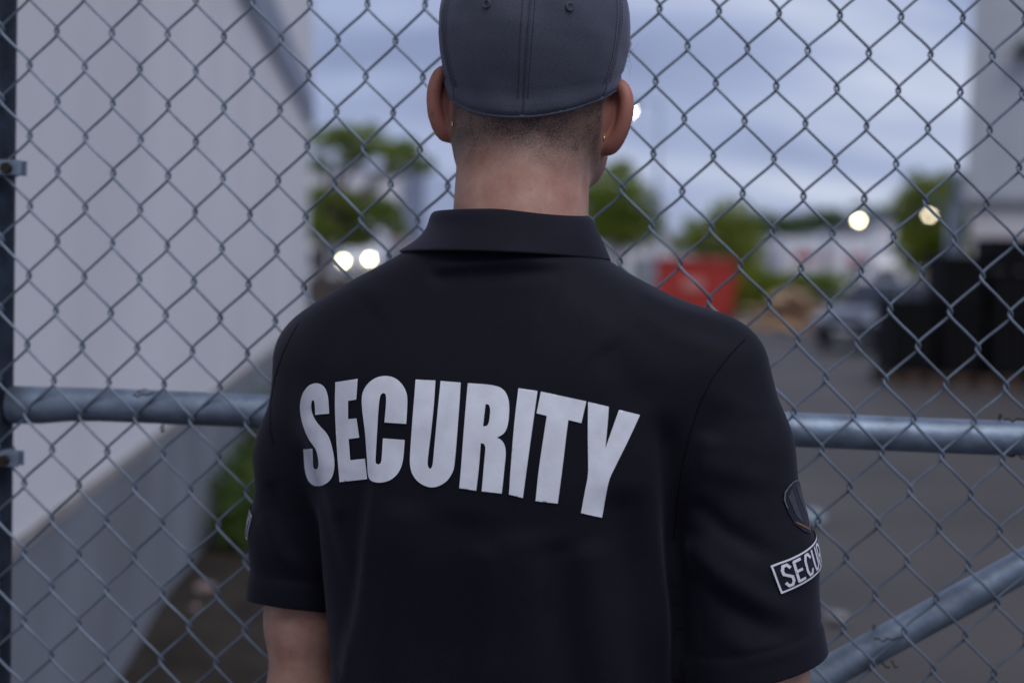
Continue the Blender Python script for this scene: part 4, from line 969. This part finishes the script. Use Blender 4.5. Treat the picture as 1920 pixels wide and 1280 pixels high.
def chaikin(poly, it=2, corner=38):
    for _ in range(it):
        out = []; n = len(poly)
        for i in range(n):
            a, b, c = (np.array(poly[(i + k) % n], float) for k in (-1, 0, 1))
            v1, v2 = b - a, c - b; cs = (v1 @ v2) / (np.linalg.norm(v1) * np.linalg.norm(v2) + 1e-9)
            if math.degrees(math.acos(max(-1, min(1, cs)))) > corner: out.append(tuple(b))
            else: out.append(tuple(b - v1 * .25)); out.append(tuple(b + v2 * .25))
        poly = out; corner = 30
    return poly
def inside(p, polys):
    c = False
    for poly in polys:
        n = len(poly); j = n - 1
        for i in range(n):
            xi, yi = poly[i]; xj, yj = poly[j]
            if (yi > p[1]) != (yj > p[1]) and p[0] < (xj - xi) * (p[1] - yi) / (yj - yi) + xi: c = not c
            j = i
    return c
def fill(polys, step):
    vs = []; es = []
    for poly in polys:
        o = len(vs); n = len(poly); ring = []
        for i in range(n):
            a, b = np.array(poly[i]), np.array(poly[(i + 1) % n]); k = max(1, int(np.linalg.norm(b - a) / step))
            for q in range(k): ring.append(tuple(a + (b - a) * q / k))
        vs += ring; m_ = len(ring); es += [(o + i, o + (i + 1) % m_) for i in range(m_)]
    xs_ = [v[0] for v in vs]; ys_ = [v[1] for v in vs]
    for x in np.arange(min(xs_) + step * .5, max(xs_), step):
        for y in np.arange(min(ys_) + step * .5, max(ys_), step):
            if inside((x, y), polys): vs.append((x, y))
    r = geometry.delaunay_2d_cdt([Vector(v) for v in vs], es, [], 0, 1e-5)
    V2 = [tuple(v) for v in r[0]]
    F2 = [f for f in r[2] if inside((sum(V2[i][0] for i in f) / 3, sum(V2[i][1] for i in f) / 3), polys)]
    return V2, F2
def drape(name, polys, fn, mat_, parent, step):
    V2, F2 = fill(polys, step); vs = []; ok = []
    for v in V2:
        r = fn(*v); vs.append(r[0] if r else Vector((0, 0, 0))); ok.append(r is not None)
    mb = MB(); mb.v = [tuple(v) for v in vs]; mb.f = [tuple(f) for f in F2 if all(ok[i] for i in f)]
    o = mb.build(name, mat_, parent, smooth=True); return o
LET = {
 'S': ((540, 690, 5.335), [[(420,452),(415,340),(405,260),(385,205),(350,165),(300,148),(250,155),(205,180),(160,240),(138,305),(128,380),(135,460),(155,560),(185,640),(220,715),(265,775),(290,815),(305,870),(315,930),(314,975),(305,1000),(288,1008),(270,998),(262,970),(260,900),(255,800),(162,806),(168,900),(172,980),(185,1060),(215,1130),(260,1170),(310,1178),(365,1168),(420,1130),(455,1075),(472,1000),(472,920),(462,850),(445,770),(420,690),(385,635),(330,580),(285,525),(258,470),(243,410),(241,360),(248,325),(262,317),(272,330),(277,370),(282,466)]]),
 'E': ((540, 690, 5.335), [[(481,140),(703,106),(690,312),(608,326),(608,507),(692,500),(720,692),(614,706),(630,917),(778,902),(801,1106),(523,1136),(510,1000),(490,700),(475,400)]]),
 'C': ((540, 690, 5.335), [[(1188,556),(1195,440),(1200,330),(1195,260),(1170,195),(1120,130),(1060,90),(985,76),(910,85),(840,120),(785,175),(752,240),(742,310),(748,420),(768,560),(782,680),(792,820),(802,960),(806,1050),(815,1095),(845,1130),(900,1143),(960,1140),(1030,1118),(1090,1070),(1130,1010),(1155,930),(1165,830),(1173,716),(955,700),(948,820),(942,920),(932,950),(908,962),(888,950),(881,925),(885,850),(897,640),(908,450),(918,330),(928,275),(945,253),(962,249),(980,258),(988,290),(986,370),(970,542)]]),
 'U': ((660, 690, 5.335), [[(640,115),(838,124),(825,350),(800,600),(775,800),(760,930),(762,975),(775,1000),(790,1003),(803,990),(812,960),(822,850),(840,650),(865,380),(890,128),(1090,145),(1080,330),(1060,600),(1040,850),(1025,1000),(1000,1060),(960,1120),(900,1165),(830,1190),(770,1188),(700,1160),(645,1115),(605,1055),(585,980),(583,900),(592,750),(610,500),(628,280)]]),
 'R': ((840, 700, 4.923), [[(185,90),(330,98),(430,110),(500,135),(540,180),(562,240),(568,310),(565,400),(555,470),(535,530),(505,565),(452,590),(490,607),(520,645),(535,700),(535,760),(525,850),(512,980),(498,1105),(313,1084),(325,950),(340,780),(348,700),(345,665),(330,645),(305,642),(300,720),(285,900),(263,1079),(107,1055),(125,850),(150,500),(170,260)], [(350,280),(380,290),(393,330),(388,400),(378,460),(360,483),(326,488),(335,400),(344,330)]]),
 'I': ((840, 700, 4.923), [[(652,136),(828,162),(790,430),(745,750),(692,1146),(564,1113),(585,800),(615,430)]]),
 'T': ((960, 720, 4.923), [[(268,68),(686,158),(640,358),(520,330),(500,480),(465,780),(422,1098),(218,1076),(245,800),(290,500),(322,292),(228,268)]]),
 'Y': ((960, 720, 4.923), [[(702,163),(892,208),(885,330),(860,590),(920,420),(985,235),(1178,283),(1080,500),(960,740),(895,870),(865,1010),(825,1228),(635,1186),(670,990),(702,840),(702,720),(698,450)]]),
}
for ch, ((ox, oy, sc), polys) in LET.items():
    pp = [chaikin([(ox + a / sc, oy + b / sc) for a, b in poly]) for poly in polys]
    o = drape('printed_letter', pp, cloth, M['print'], shirt, 3.6); o['label'] = 'printed white letter ' + ch

# ------------------------------------------------------------------ seams laid on the cloth
def seam(pts, r=.0008, name='seam', m_='thread'):
    line = []
    for i in range(len(pts) - 1):
        for q in np.linspace(0, 1, 14, endpoint=False): line.append((pts[i][0] + (pts[i + 1][0] - pts[i][0]) * q, pts[i][1] + (pts[i + 1][1] - pts[i][1]) * q))
    line = chaikin_open(line); P = [cloth(a, b, -.0002) for a, b in line]; P = [p[0] for p in P if p]
    if len(P) > 2: MB().tube(P, r, 6).build(name, M[m_], shirt, smooth=True)
def chaikin_open(l_):
    for _ in range(3): l_ = [l_[0]] + [((l_[i - 1][0] + l_[i][0] * 2 + l_[i + 1][0]) / 4, (l_[i - 1][1] + l_[i][1] * 2 + l_[i + 1][1]) / 4) for i in range(1, len(l_) - 1)] + [l_[-1]]
    return l_
seam([(1396, 637), (1366, 668), (1336, 708), (1312, 756), (1294, 812), (1280, 870), (1270, 940), (1263, 1012)])
seam([(560, 606), (545, 632), (530, 664), (516, 705), (508, 752), (506, 800), (514, 836)])

# ------------------------------------------------------------------ collar
cx, cy = -.004, 1.398
def cring(th, kind):                  # th 0 = back, +pi/2 = right
    s, c = math.sin(th), math.cos(th); f = (1 - c) / 2
    if kind == 'top': rx, rb, rf = .0765, .0745, .068; z = 1.5555 - .001 * s * s - .055 * max(0, -c) ** 1.3 + .0008 * s; o = -.0035
    elif kind == 'bot': rx, rb, rf = .1040, .0985, .092; z = 1.5135 - .0030 * s * s - .075 * max(0, -c) ** 1.4 - .0010 * s; o = -.0055
    else: rx, rb, rf = .0735, .0715, .066; z = 1.520 - .03 * max(0, -c); o = -.0035
    ry = rb if c > 0 else rf
    ps = YAW * .75
    x0, y0 = rx * s + o, -ry * c
    return Vector((cx + x0 * math.cos(ps) - y0 * math.sin(ps), cy + x0 * math.sin(ps) + y0 * math.cos(ps), z))
mb = MB(); nth, nt_ = 96, 22
for i in range(nth + 1):
    th = rad(-168) + rad(336) * i / nth
    T, B_, I_ = cring(th, 'top'), cring(th, 'bot'), cring(th, 'in')
    col_ = []
    for j in range(nt_ + 1):
        q = j / nt_
        if q < .70:                    # outer fall, bottom to top
            t = q / .70; e_ = (1 - t); p = T + (B_ - T) * Vector((1, 1, 1)).x * 0
            k_ = e_ ** (1.55 - .85 * math.sin(th)); p = Vector((T.x + (B_.x - T.x) * k_, T.y + (B_.y - T.y) * k_, T.z + (B_.z - T.z) * e_))
            p += (Vector((p.x - cx, p.y - cy, 0)).normalized()) * (.0016 * math.sin(th * 3 + 1) * e_ + .0022 * math.sin(math.pi * min(1, e_ * 1.0)) * math.sin(2 * th + .6))
            if e_ < .26: p -= (Vector((p.x - cx, p.y - cy, 0)).normalized()) * (.0062 * (1 - e_ / .26) ** 2)
            if t > .90: p.z -= .0024 * ((t - .9) / .1) ** 2
        else:
            t = (q - .70) / .30; p = T.lerp(I_, t); p -= (Vector((p.x - cx, p.y - cy, 0)).normalized()) * (.0066 * (1 - t)); p.z = T.z - .0030 + (I_.z - T.z) * t + .0015 * math.sin(math.pi * min(1, t * 4)) * (t < .25)
        col_.append(p)
    mb.v += [tuple(p) for p in col_]
m1 = nt_ + 1
mb.f = [(i * m1 + j, (i + 1) * m1 + j, (i + 1) * m1 + j + 1, i * m1 + j + 1) for i in range(nth) for j in range(nt_)]
co = mb.build('collar', M['collar'], shirt, smooth=True)
sd = co.modifiers.new('thickness', 'SOLIDIFY'); sd.thickness = .0026; sd.offset = 0
sb = co.modifiers.new('soft', 'SUBSURF'); sb.levels = 1; sb.render_levels = 2

# ------------------------------------------------------------------ sleeve patches
def sleeve_map(chain, a0, flip=1):
    A, B_ = chain[0][0], chain[3][0]; ax = (A - B_).normalized()
    rf = (Vector((1 if flip > 0 else -1, 0, 0)) - ax * ax.x * (1 if flip > 0 else -1)).normalized(); tg = ax.cross(rf)
    def f(s, t, lift):                # s metres round the sleeve (towards the back = -), t metres up from the hem end
        th = a0 + s / .060
        c = B_ + ax * t
        d = rf * math.cos(th) + tg * math.sin(th)
        return hit(c + d * .25, -d, lift)
    return f, ax
def frame(w, h, b): return [[(-w, -h), (w, -h), (w, h), (-w, h)], [(-w + b, -h + b), (w - b, -h + b), (w - b, h - b), (-w + b, h - b)]]
def strokes(lines, r):               # a stroked glyph as quads
    out = []
    for ln in lines:
        for i in range(len(ln) - 1):
            a, b = np.array(ln[i], float), np.array(ln[i + 1], float); d = (b - a) / np.linalg.norm(b - a); n_ = np.array([-d[1], d[0]]) * r; e_ = d * r * .5
            out.append([tuple(a - e_ + n_), tuple(b + e_ + n_), tuple(b + e_ - n_), tuple(a - e_ - n_)])
    return out
GLY = {'S': [[(.9,.82),(.7,.97),(.3,.97),(.1,.8),(.12,.62),(.5,.5),(.88,.38),(.9,.18),(.7,.03),(.3,.03),(.08,.2)]], 'E': [[(.9,.97),(.12,.97),(.12,.03),(.9,.03)],[(.12,.5),(.8,.5)]],
 'C': [[(.9,.78),(.7,.97),(.32,.97),(.1,.75),(.1,.25),(.32,.03),(.7,.03),(.9,.22)]], 'U': [[(.1,1),(.1,.25),(.3,.03),(.7,.03),(.9,.25),(.9,1)]], 'R': [[(.1,0),(.1,.97),(.65,.97),(.88,.8),(.85,.6),(.6,.48),(.1,.48)],[(.5,.48),(.92,0)]],
 'I': [[(.5,0),(.5,1)]], 'T': [[(.5,0),(.5,.97)],[(.02,.97),(.98,.97)]], 'Y': [[(.5,0),(.5,.45),(.04,1)],[(.5,.45),(.96,1)]]}
def patch(chain, flip, a0, t0, tilt):
    f, ax = sleeve_map(chain, a0, flip)
    ct, st_ = math.cos(tilt), math.sin(tilt)
    def mp(lift, dt=0.0):
        k_ = .64 if dt else 1.0; ds = -.003 * flip if dt else 0.0
        return lambda x, y: f((x * k_ * ct - y * k_ * st_) + ds, t0 + dt + x * k_ * st_ + y * k_ * ct, lift)
    W2, H2 = .048, .0134
    o = drape('name_patch', [[(-W2, -H2), (W2, -H2), (W2, H2), (-W2, H2)]], mp(.0012), M['patch'], shirt, .004)
    drape('border', frame(W2, H2, .0016), mp(.0019), M['patch_white'], o, .004)
    cwid = .0104; x = -W2 + .0065
    for ch in 'SECURITY':
        w_ = cwid * (.45 if ch == 'I' else .82)
        for q in strokes([[(x + a * w_, -.0098 + b * .0196) for a, b in ln] for ln in GLY[ch]], .00125):
            pass
        polys = strokes([[(x + a * w_, -.0098 + b * .0196) for a, b in ln] for ln in GLY[ch]], .00125)
        mb = MB()
        for q in polys:
            r_ = [mp(.0021)(*p) for p in q]
            if all(r_): mb.add([p[0] for p in r_], [(0, 1, 2, 3)])
        if mb.f: mb.build('embroidered_letter', M['patch_white'], o)
        x += w_ + .0028
    # shield emblem above
    def sh(k, w=.030, h=.040): return [(w * k * a, h * k * b) for a, b in [(-1, .62), (-.8, .86), (-.4, .98), (0, 1.02), (.4, .98), (.8, .86), (1, .62), (1, .1), (.85, -.4), (.5, -.75), (0, -1), (-.5, -.75), (-.85, -.4), (-1, .1)]]
    e_ = drape('emblem', [sh(1.0)], mp(.0010, .047), M['patch'], shirt, .004)
    top = [p for p in sh(1.0)][0:7]; 
    arc = [(-.030, .0248 - .012), *top, (.030, .0248 - .012)]; inn = [(x_ * .93, y_ - .0022) for x_, y_ in arc]
    drape('emblem_arc', [arc + inn[::-1]], mp(.0016, .047), M['arc_grey'], e_, .004)
    drape('emblem_field', [[(-.020, .026), (-.006, .033), (-.009, -.020), (-.018, -.004)]], mp(.0015, .047), M['patch_grey'], e_, .004)
    drape('emblem_wing', [[(.006, .032), (.020, .026), (.018, -.004), (.009, -.020)]], mp(.0015, .047), M['patch_grey'], e_, .004)
    ch_ = [(-.024, -.014), (0, -.036), (.024, -.014), (.024, -.0105), (0, -.0315), (-.024, -.0105)]
    drape('emblem_chevron', [ch_], mp(.0016, .047), M['patch_gold'], e_, .003)
patch(SLR, 1, rad(-28), .1010, rad(11))
patch(SLL, -1, rad(-24), .074, rad(-6))

# ------------------------------------------------------------------ cap
CH = [-.03, -.02, 0, .012, .029, .047, .066, .085, .098, .109, .125, .140, .150, .158, .162, .1645]
CS = [.74, .775, .815, .850, .915, .963, .992, .990, .972, .945, .870, .740, .600, .400, .210, .0]
def cap_pt(a, hgt, off=0.0):           # a: 0 back, + to the right
    s = np.interp(hgt, CH, CS); sx, cxx = math.sin(a), math.cos(a)
    ex = .0945 * s + off; ey = (.110 if cxx > 0 else .106) * s + off
    return HP(ex * sx, -.006 - ey * cxx, hgt)
def cap_low(a): c = math.cos(a); return -.0185 * max(0, c) ** 1.15 + .016 * (1 - max(0, c) ** 1.15) + .014 * max(0, -c) + .0075 * math.sin(a) + .0015
seams_ = [0, rad(62), rad(120), math.pi, -rad(120), -rad(62)]
angs = set(np.linspace(-math.pi, math.pi, 72, endpoint=False))
for s in seams_:
    for d in (-.05, -.032, -.016, -.008, 0, .008, .016, .032, .05): angs.add(((s + d + math.pi) % (2 * math.pi)) - math.pi)
angs = sorted(angs); angs = [a for i, a in enumerate(angs) if i == 0 or a - angs[i - 1] > .003]
def seam_d(a):
    d = min(abs(((a - s + math.pi) % (2 * math.pi)) - math.pi) for s in seams_) * .1
    return -.0017 * math.exp(-(d / .0011) ** 2) + .0011 * math.exp(-((d - .0036) / .0022) ** 2)
def cap_off(a, hg):
    q2 = (hg - cap_low(a)) / (.1640 - cap_low(a)); q2 = min(1, max(0, q2))
    return seam_d(a) * (1 - q2 ** 6) + .0011 * math.sin(5 * a + 30 * hg) * math.sin(40 * hg + 2 * a) + .0005 * math.sin(17 * a + 60 * hg) * math.sin(90 * hg - 9 * a)
mb = MB(); nh = 44
for a in angs:
    lo = cap_low(a)
    for j in range(nh + 1):
        q = j / nh; q2 = 1 - (1 - q) ** 1.5
        hg = lo + (.1640 - lo) * q2
        e_ = cap_off(a, hg) + (.0012 if j <= 2 else 0) - (.0010 if j == 3 else 0)
        mb.v.append(tuple(cap_pt(a, hg, e_)))
m1 = nh + 1; na = len(angs)
mb.f = [(i * m1 + j, ((i + 1) % na) * m1 + j, ((i + 1) % na) * m1 + j + 1, i * m1 + j + 1) for i in range(na) for j in range(nh)]
cap = mb.build('cap', M['cap'], person, smooth=True)
sd = cap.modifiers.new('thickness', 'SOLIDIFY'); sd.thickness = .0026; sd.offset = -1
mb = MB(); k = 30                      # rolled sweatband edge
mb.tube([cap_pt(a, cap_low(a) - .0002, cap_off(a, cap_low(a)) - .0004) for a in np.linspace(-math.pi, math.pi, 100)], .0019, 8, cap=False); mb.build('sweatband', M['cap'], cap, smooth=True)
mb = MB()                              # double rows of stitches beside each seam
for s in seams_:
    for sd_ in (-.058, .058):
        hg = cap_low(s) + .004
        while hg < .150:
            p0 = Vector(cap_pt(s + sd_, hg, cap_off(s + sd_, hg) + .0001)); p1 = Vector(cap_pt(s + sd_, hg + .0022, cap_off(s + sd_, hg + .0022) + .0001)); mb.tube([p0, p0.lerp(p1, .5) + (p0 - Vector(HP(0, 0, hg))).normalized() * .0003, p1], .00042, 4); hg += .0030
mb.build('stitching', M['cap_thread'], cap)['kind'] = 'stuff'
mb = MB(); mb.ball(HP(0, -.006, .1655), (.008, .008, .004), 14, 8); mb.build('button', M['cap'], cap, smooth=True)
def cap_at(px, py):                    # panel angle and height of the spot seen at a pixel
    best = None
    for a in np.linspace(-1.2, 1.2, 121):
        for hg in np.linspace(.06, .14, 81):
            q = CR.transposed() @ (Vector(cap_pt(a, hg)) - EYEV); x, y = 960 + FPX * q.x / -q.z, 640 - FPX * q.y / -q.z
            e_ = (x - px) ** 2 + (y - py) ** 2
            if best is None or e_ < best[0]: best = (e_, a, hg)
    return best[1:]
for a, hg in (cap_at(915, 9), cap_at(1068, 14), (rad(92), .118), (rad(-92), .118), (rad(150), .118), (rad(-150), .118)):
    p = Vector(cap_pt(a, hg, cap_off(a, hg) + .0009)); q1 = p + Vector(cap_pt(a + .02, hg)) - Vector(cap_pt(a, hg)); q2 = p + Vector(cap_pt(a, hg + .003)) - Vector(cap_pt(a, hg)); nn_ = (q1 - p).cross(q2 - p)
    ey = MB().ring(p, .0033, .0012, nn_, 18, 6).build('eyelet', M['cap'], cap, smooth=True)
    nn_.normalize(); a_ = nn_.orthogonal().normalized(); b_ = nn_.cross(a_)
    if nn_.dot(p - Vector(HP(0, 0, .08))) < 0: nn_ = -nn_
    MB().add([p + nn_ * .0003 + (a_ * math.cos(w) + b_ * math.sin(w)) * .0025 for w in np.linspace(0, 6.283, 12, endpoint=False)], [tuple(range(12))]).build('hole', M['dark_fix'], ey)
mb = MB(); nb, nr = 28, 10              # curved peak at the front
for i in range(nb + 1):
    a = math.pi + rad(-62) + rad(124) * i / nb; e0 = Vector(cap_pt(a, cap_low(a) + .003, .001)); q = (i / nb - .5) * 2
    L = .072 * (1 - abs(q) ** 2.6)
    for j in range(nr + 1):
        t = j / nr; mb.v.append(tuple(e0 + Vector(HF) * L * t - Vector(HU) * (.010 * t + .016 * q * q * t)))
mb.f = [(i * (nr + 1) + j, i * (nr + 1) + j + 1, (i + 1) * (nr + 1) + j + 1, (i + 1) * (nr + 1) + j) for i in range(nb) for j in range(nr)]
pk = mb.build('peak', M['cap'], cap, smooth=True); sd = pk.modifiers.new('thickness', 'SOLIDIFY'); sd.thickness = .003

# ------------------------------------------------------------------ studs, eyes, stray hair
bvb = BVHTree.FromPolygons([v.co.copy() for v in me_b.vertices], [tuple(p.vertices) for p in me_b.polygons])
def on_skin(px, py):
    r = bvb.ray_cast(EYEV, ray(px, py).normalized()); return r[0], r[1]
for px, py in ((850, 233), (1132, 257)):
    p, n_ = on_skin(px, py)
    if p is not None:
        mb = MB(); mb.ball(p + n_ * .0008, .0013, 10, 8); mb.ring(p + n_ * .0012 + Vector((0, 0, .0012)), .0011, .0005, n_, 10, 5); mb.ring(p + n_ * .0012 - Vector((0, 0, .0012)), .0011, .0005, n_, 10, 5)
        mb.build('ear_stud', M['gold'], person, smooth=True)
for s in (-1, 1):
    c = HP(s * .032, .086, .004); e_ = MB().ball(c, .0115, 16, 12).build('eye', M['eye'], person, smooth=True)
    MB().ball(Vector(c) + Vector(HF) * .0068, .0058, 12, 8).build('iris', M['iris'], e_, smooth=True)
mb = MB(); rng = random.Random(3)
for i in range(9):
    p = Vector(cap_pt(rad(96 + rng.uniform(-14, 14)), .058 + rng.uniform(-.012, .014), .0)); pts = [p]
    d = Vector((.0022, 0, rng.uniform(-.0006, .0012)))
    for k in range(7):
        d.rotate(Matrix.Rotation(rng.uniform(-.2, .75) * (1 if i % 2 else -1), 3, 'Y')); p = p + d; pts.append(p)
    mb.tube(pts, .00007, 4)
mb.build('stray_hair', M['hair'], person, smooth=True)
mb = MB(); rng = random.Random(4)        # cropped hair on the nape
Vn = np.empty(len(me_b.vertices) * 3); me_b.vertices.foreach_get('normal', Vn); Vn = Vn.reshape(-1, 3)
cand = np.argwhere((st > .12) & (Vb[:, 1] < 1.44) & (L_[:, 2] < .03) & (np.abs(L_[:, 0]) < .0735))[:, 0]
for _ in range(5500):
    i = int(rng.choice(cand))
    if rng.random() > st[i] ** 1.0: continue
    p = Vector(Vb[i]) + Vector((rng.uniform(-.0013, .0013), rng.uniform(-.0013, .0013), rng.uniform(-.0013, .0013))); n_ = Vector(Vn[i])
    p -= n_ * (p - Vector(Vb[i])).dot(n_)
    d = (n_ * .5 + Vector((rng.uniform(-.25, .25), 0, -1))).normalized() * rng.uniform(.0008, .0020) * (.5 + st[i]); s_ = d.cross(n_).normalized() * .00008
    mb.add([p - s_ - n_ * .0001, p + s_ - n_ * .0001, p + d], [(0, 1, 2)])
hr = mb.build('cropped_hair', M['hair'], person)

# ------------------------------------------------------------------ trousers and shoes
tp_ = []
tp_.append(FN(lambda X, Y, Z: np.maximum(np.maximum(torso_field(X, Y, Z, .006), Z - .92), .70 - Z), (-.26, 1.24, .66), (.26, 1.58, .97), .03))
ank = []
for s in (-1, 1):
    hipc = Vector((BC[0] + s * .092 * BU[0], 1.40 + s * .092 * BU[1], .90)); kn = hipc + V3(s * .02, .015, -.42); an = kn + V3(s * .01, -.03, -.40); ank.append(an)
    tp_.append(RC(hipc + V3(0, 0, -.04), kn, .106, .082, .04)); tp_.append(RC(kn, an + V3(0, .005, -.0), .082, .066, .02))
xs, ys, zs = steps(-.26, .26, .008), steps(1.24, 1.58, .008), steps(.05, 1.07, .009)
Vt, Qt = nets(grid_eval(tp_, xs, ys, zs), xs, ys, zs); Vt = newton(tp_, Vt, 2)
nrm = vnormals(Vt, Qt); Vt = Vt + nrm * (.003 * np.sin(40 * Vt[:, 2] + 6 * np.sin(20 * Vt[:, 0])) * ss(.5, .1, Vt[:, 2]))[:, None]
obj('trousers', np_mesh('trousers', Vt, Qt), M['trousers'], person, True)
for an, s in zip(ank, (-1, 1)):
    f_ = [RC(an + V3(0, -.025, -.030), an + V3(s * .010, .06, -.035), .046, .044, .03), RC(an + V3(s * .010, .06, -.035), an + V3(s * .024, .150, -.045), .044, .034, .03)]
    lo = np.array(an) + (-.09, -.10, -.085); hi = np.array(an) + (.10, .21, .04)
    xs, ys, zs = steps(lo[0], hi[0], .006), steps(lo[1], hi[1], .006), steps(0.0, hi[2], .006)
    Vs, Qs = nets(grid_eval(f_, xs, ys, zs), xs, ys, zs); Vs[:, 2] = np.maximum(Vs[:, 2], .004)
    sh_ = obj('shoe', np_mesh('shoe', Vs, Qs), M['shoe'], person, True)
    MB().prism([(an.x + s * .006 * q + .050 * math.cos(w) * 1.0, an.y + .058 + .125 * math.sin(w)) for w in np.linspace(0, 6.283, 24, endpoint=False) for q in (1,)], 'z', -.010, .016).build('sole', M['tyre'], sh_)
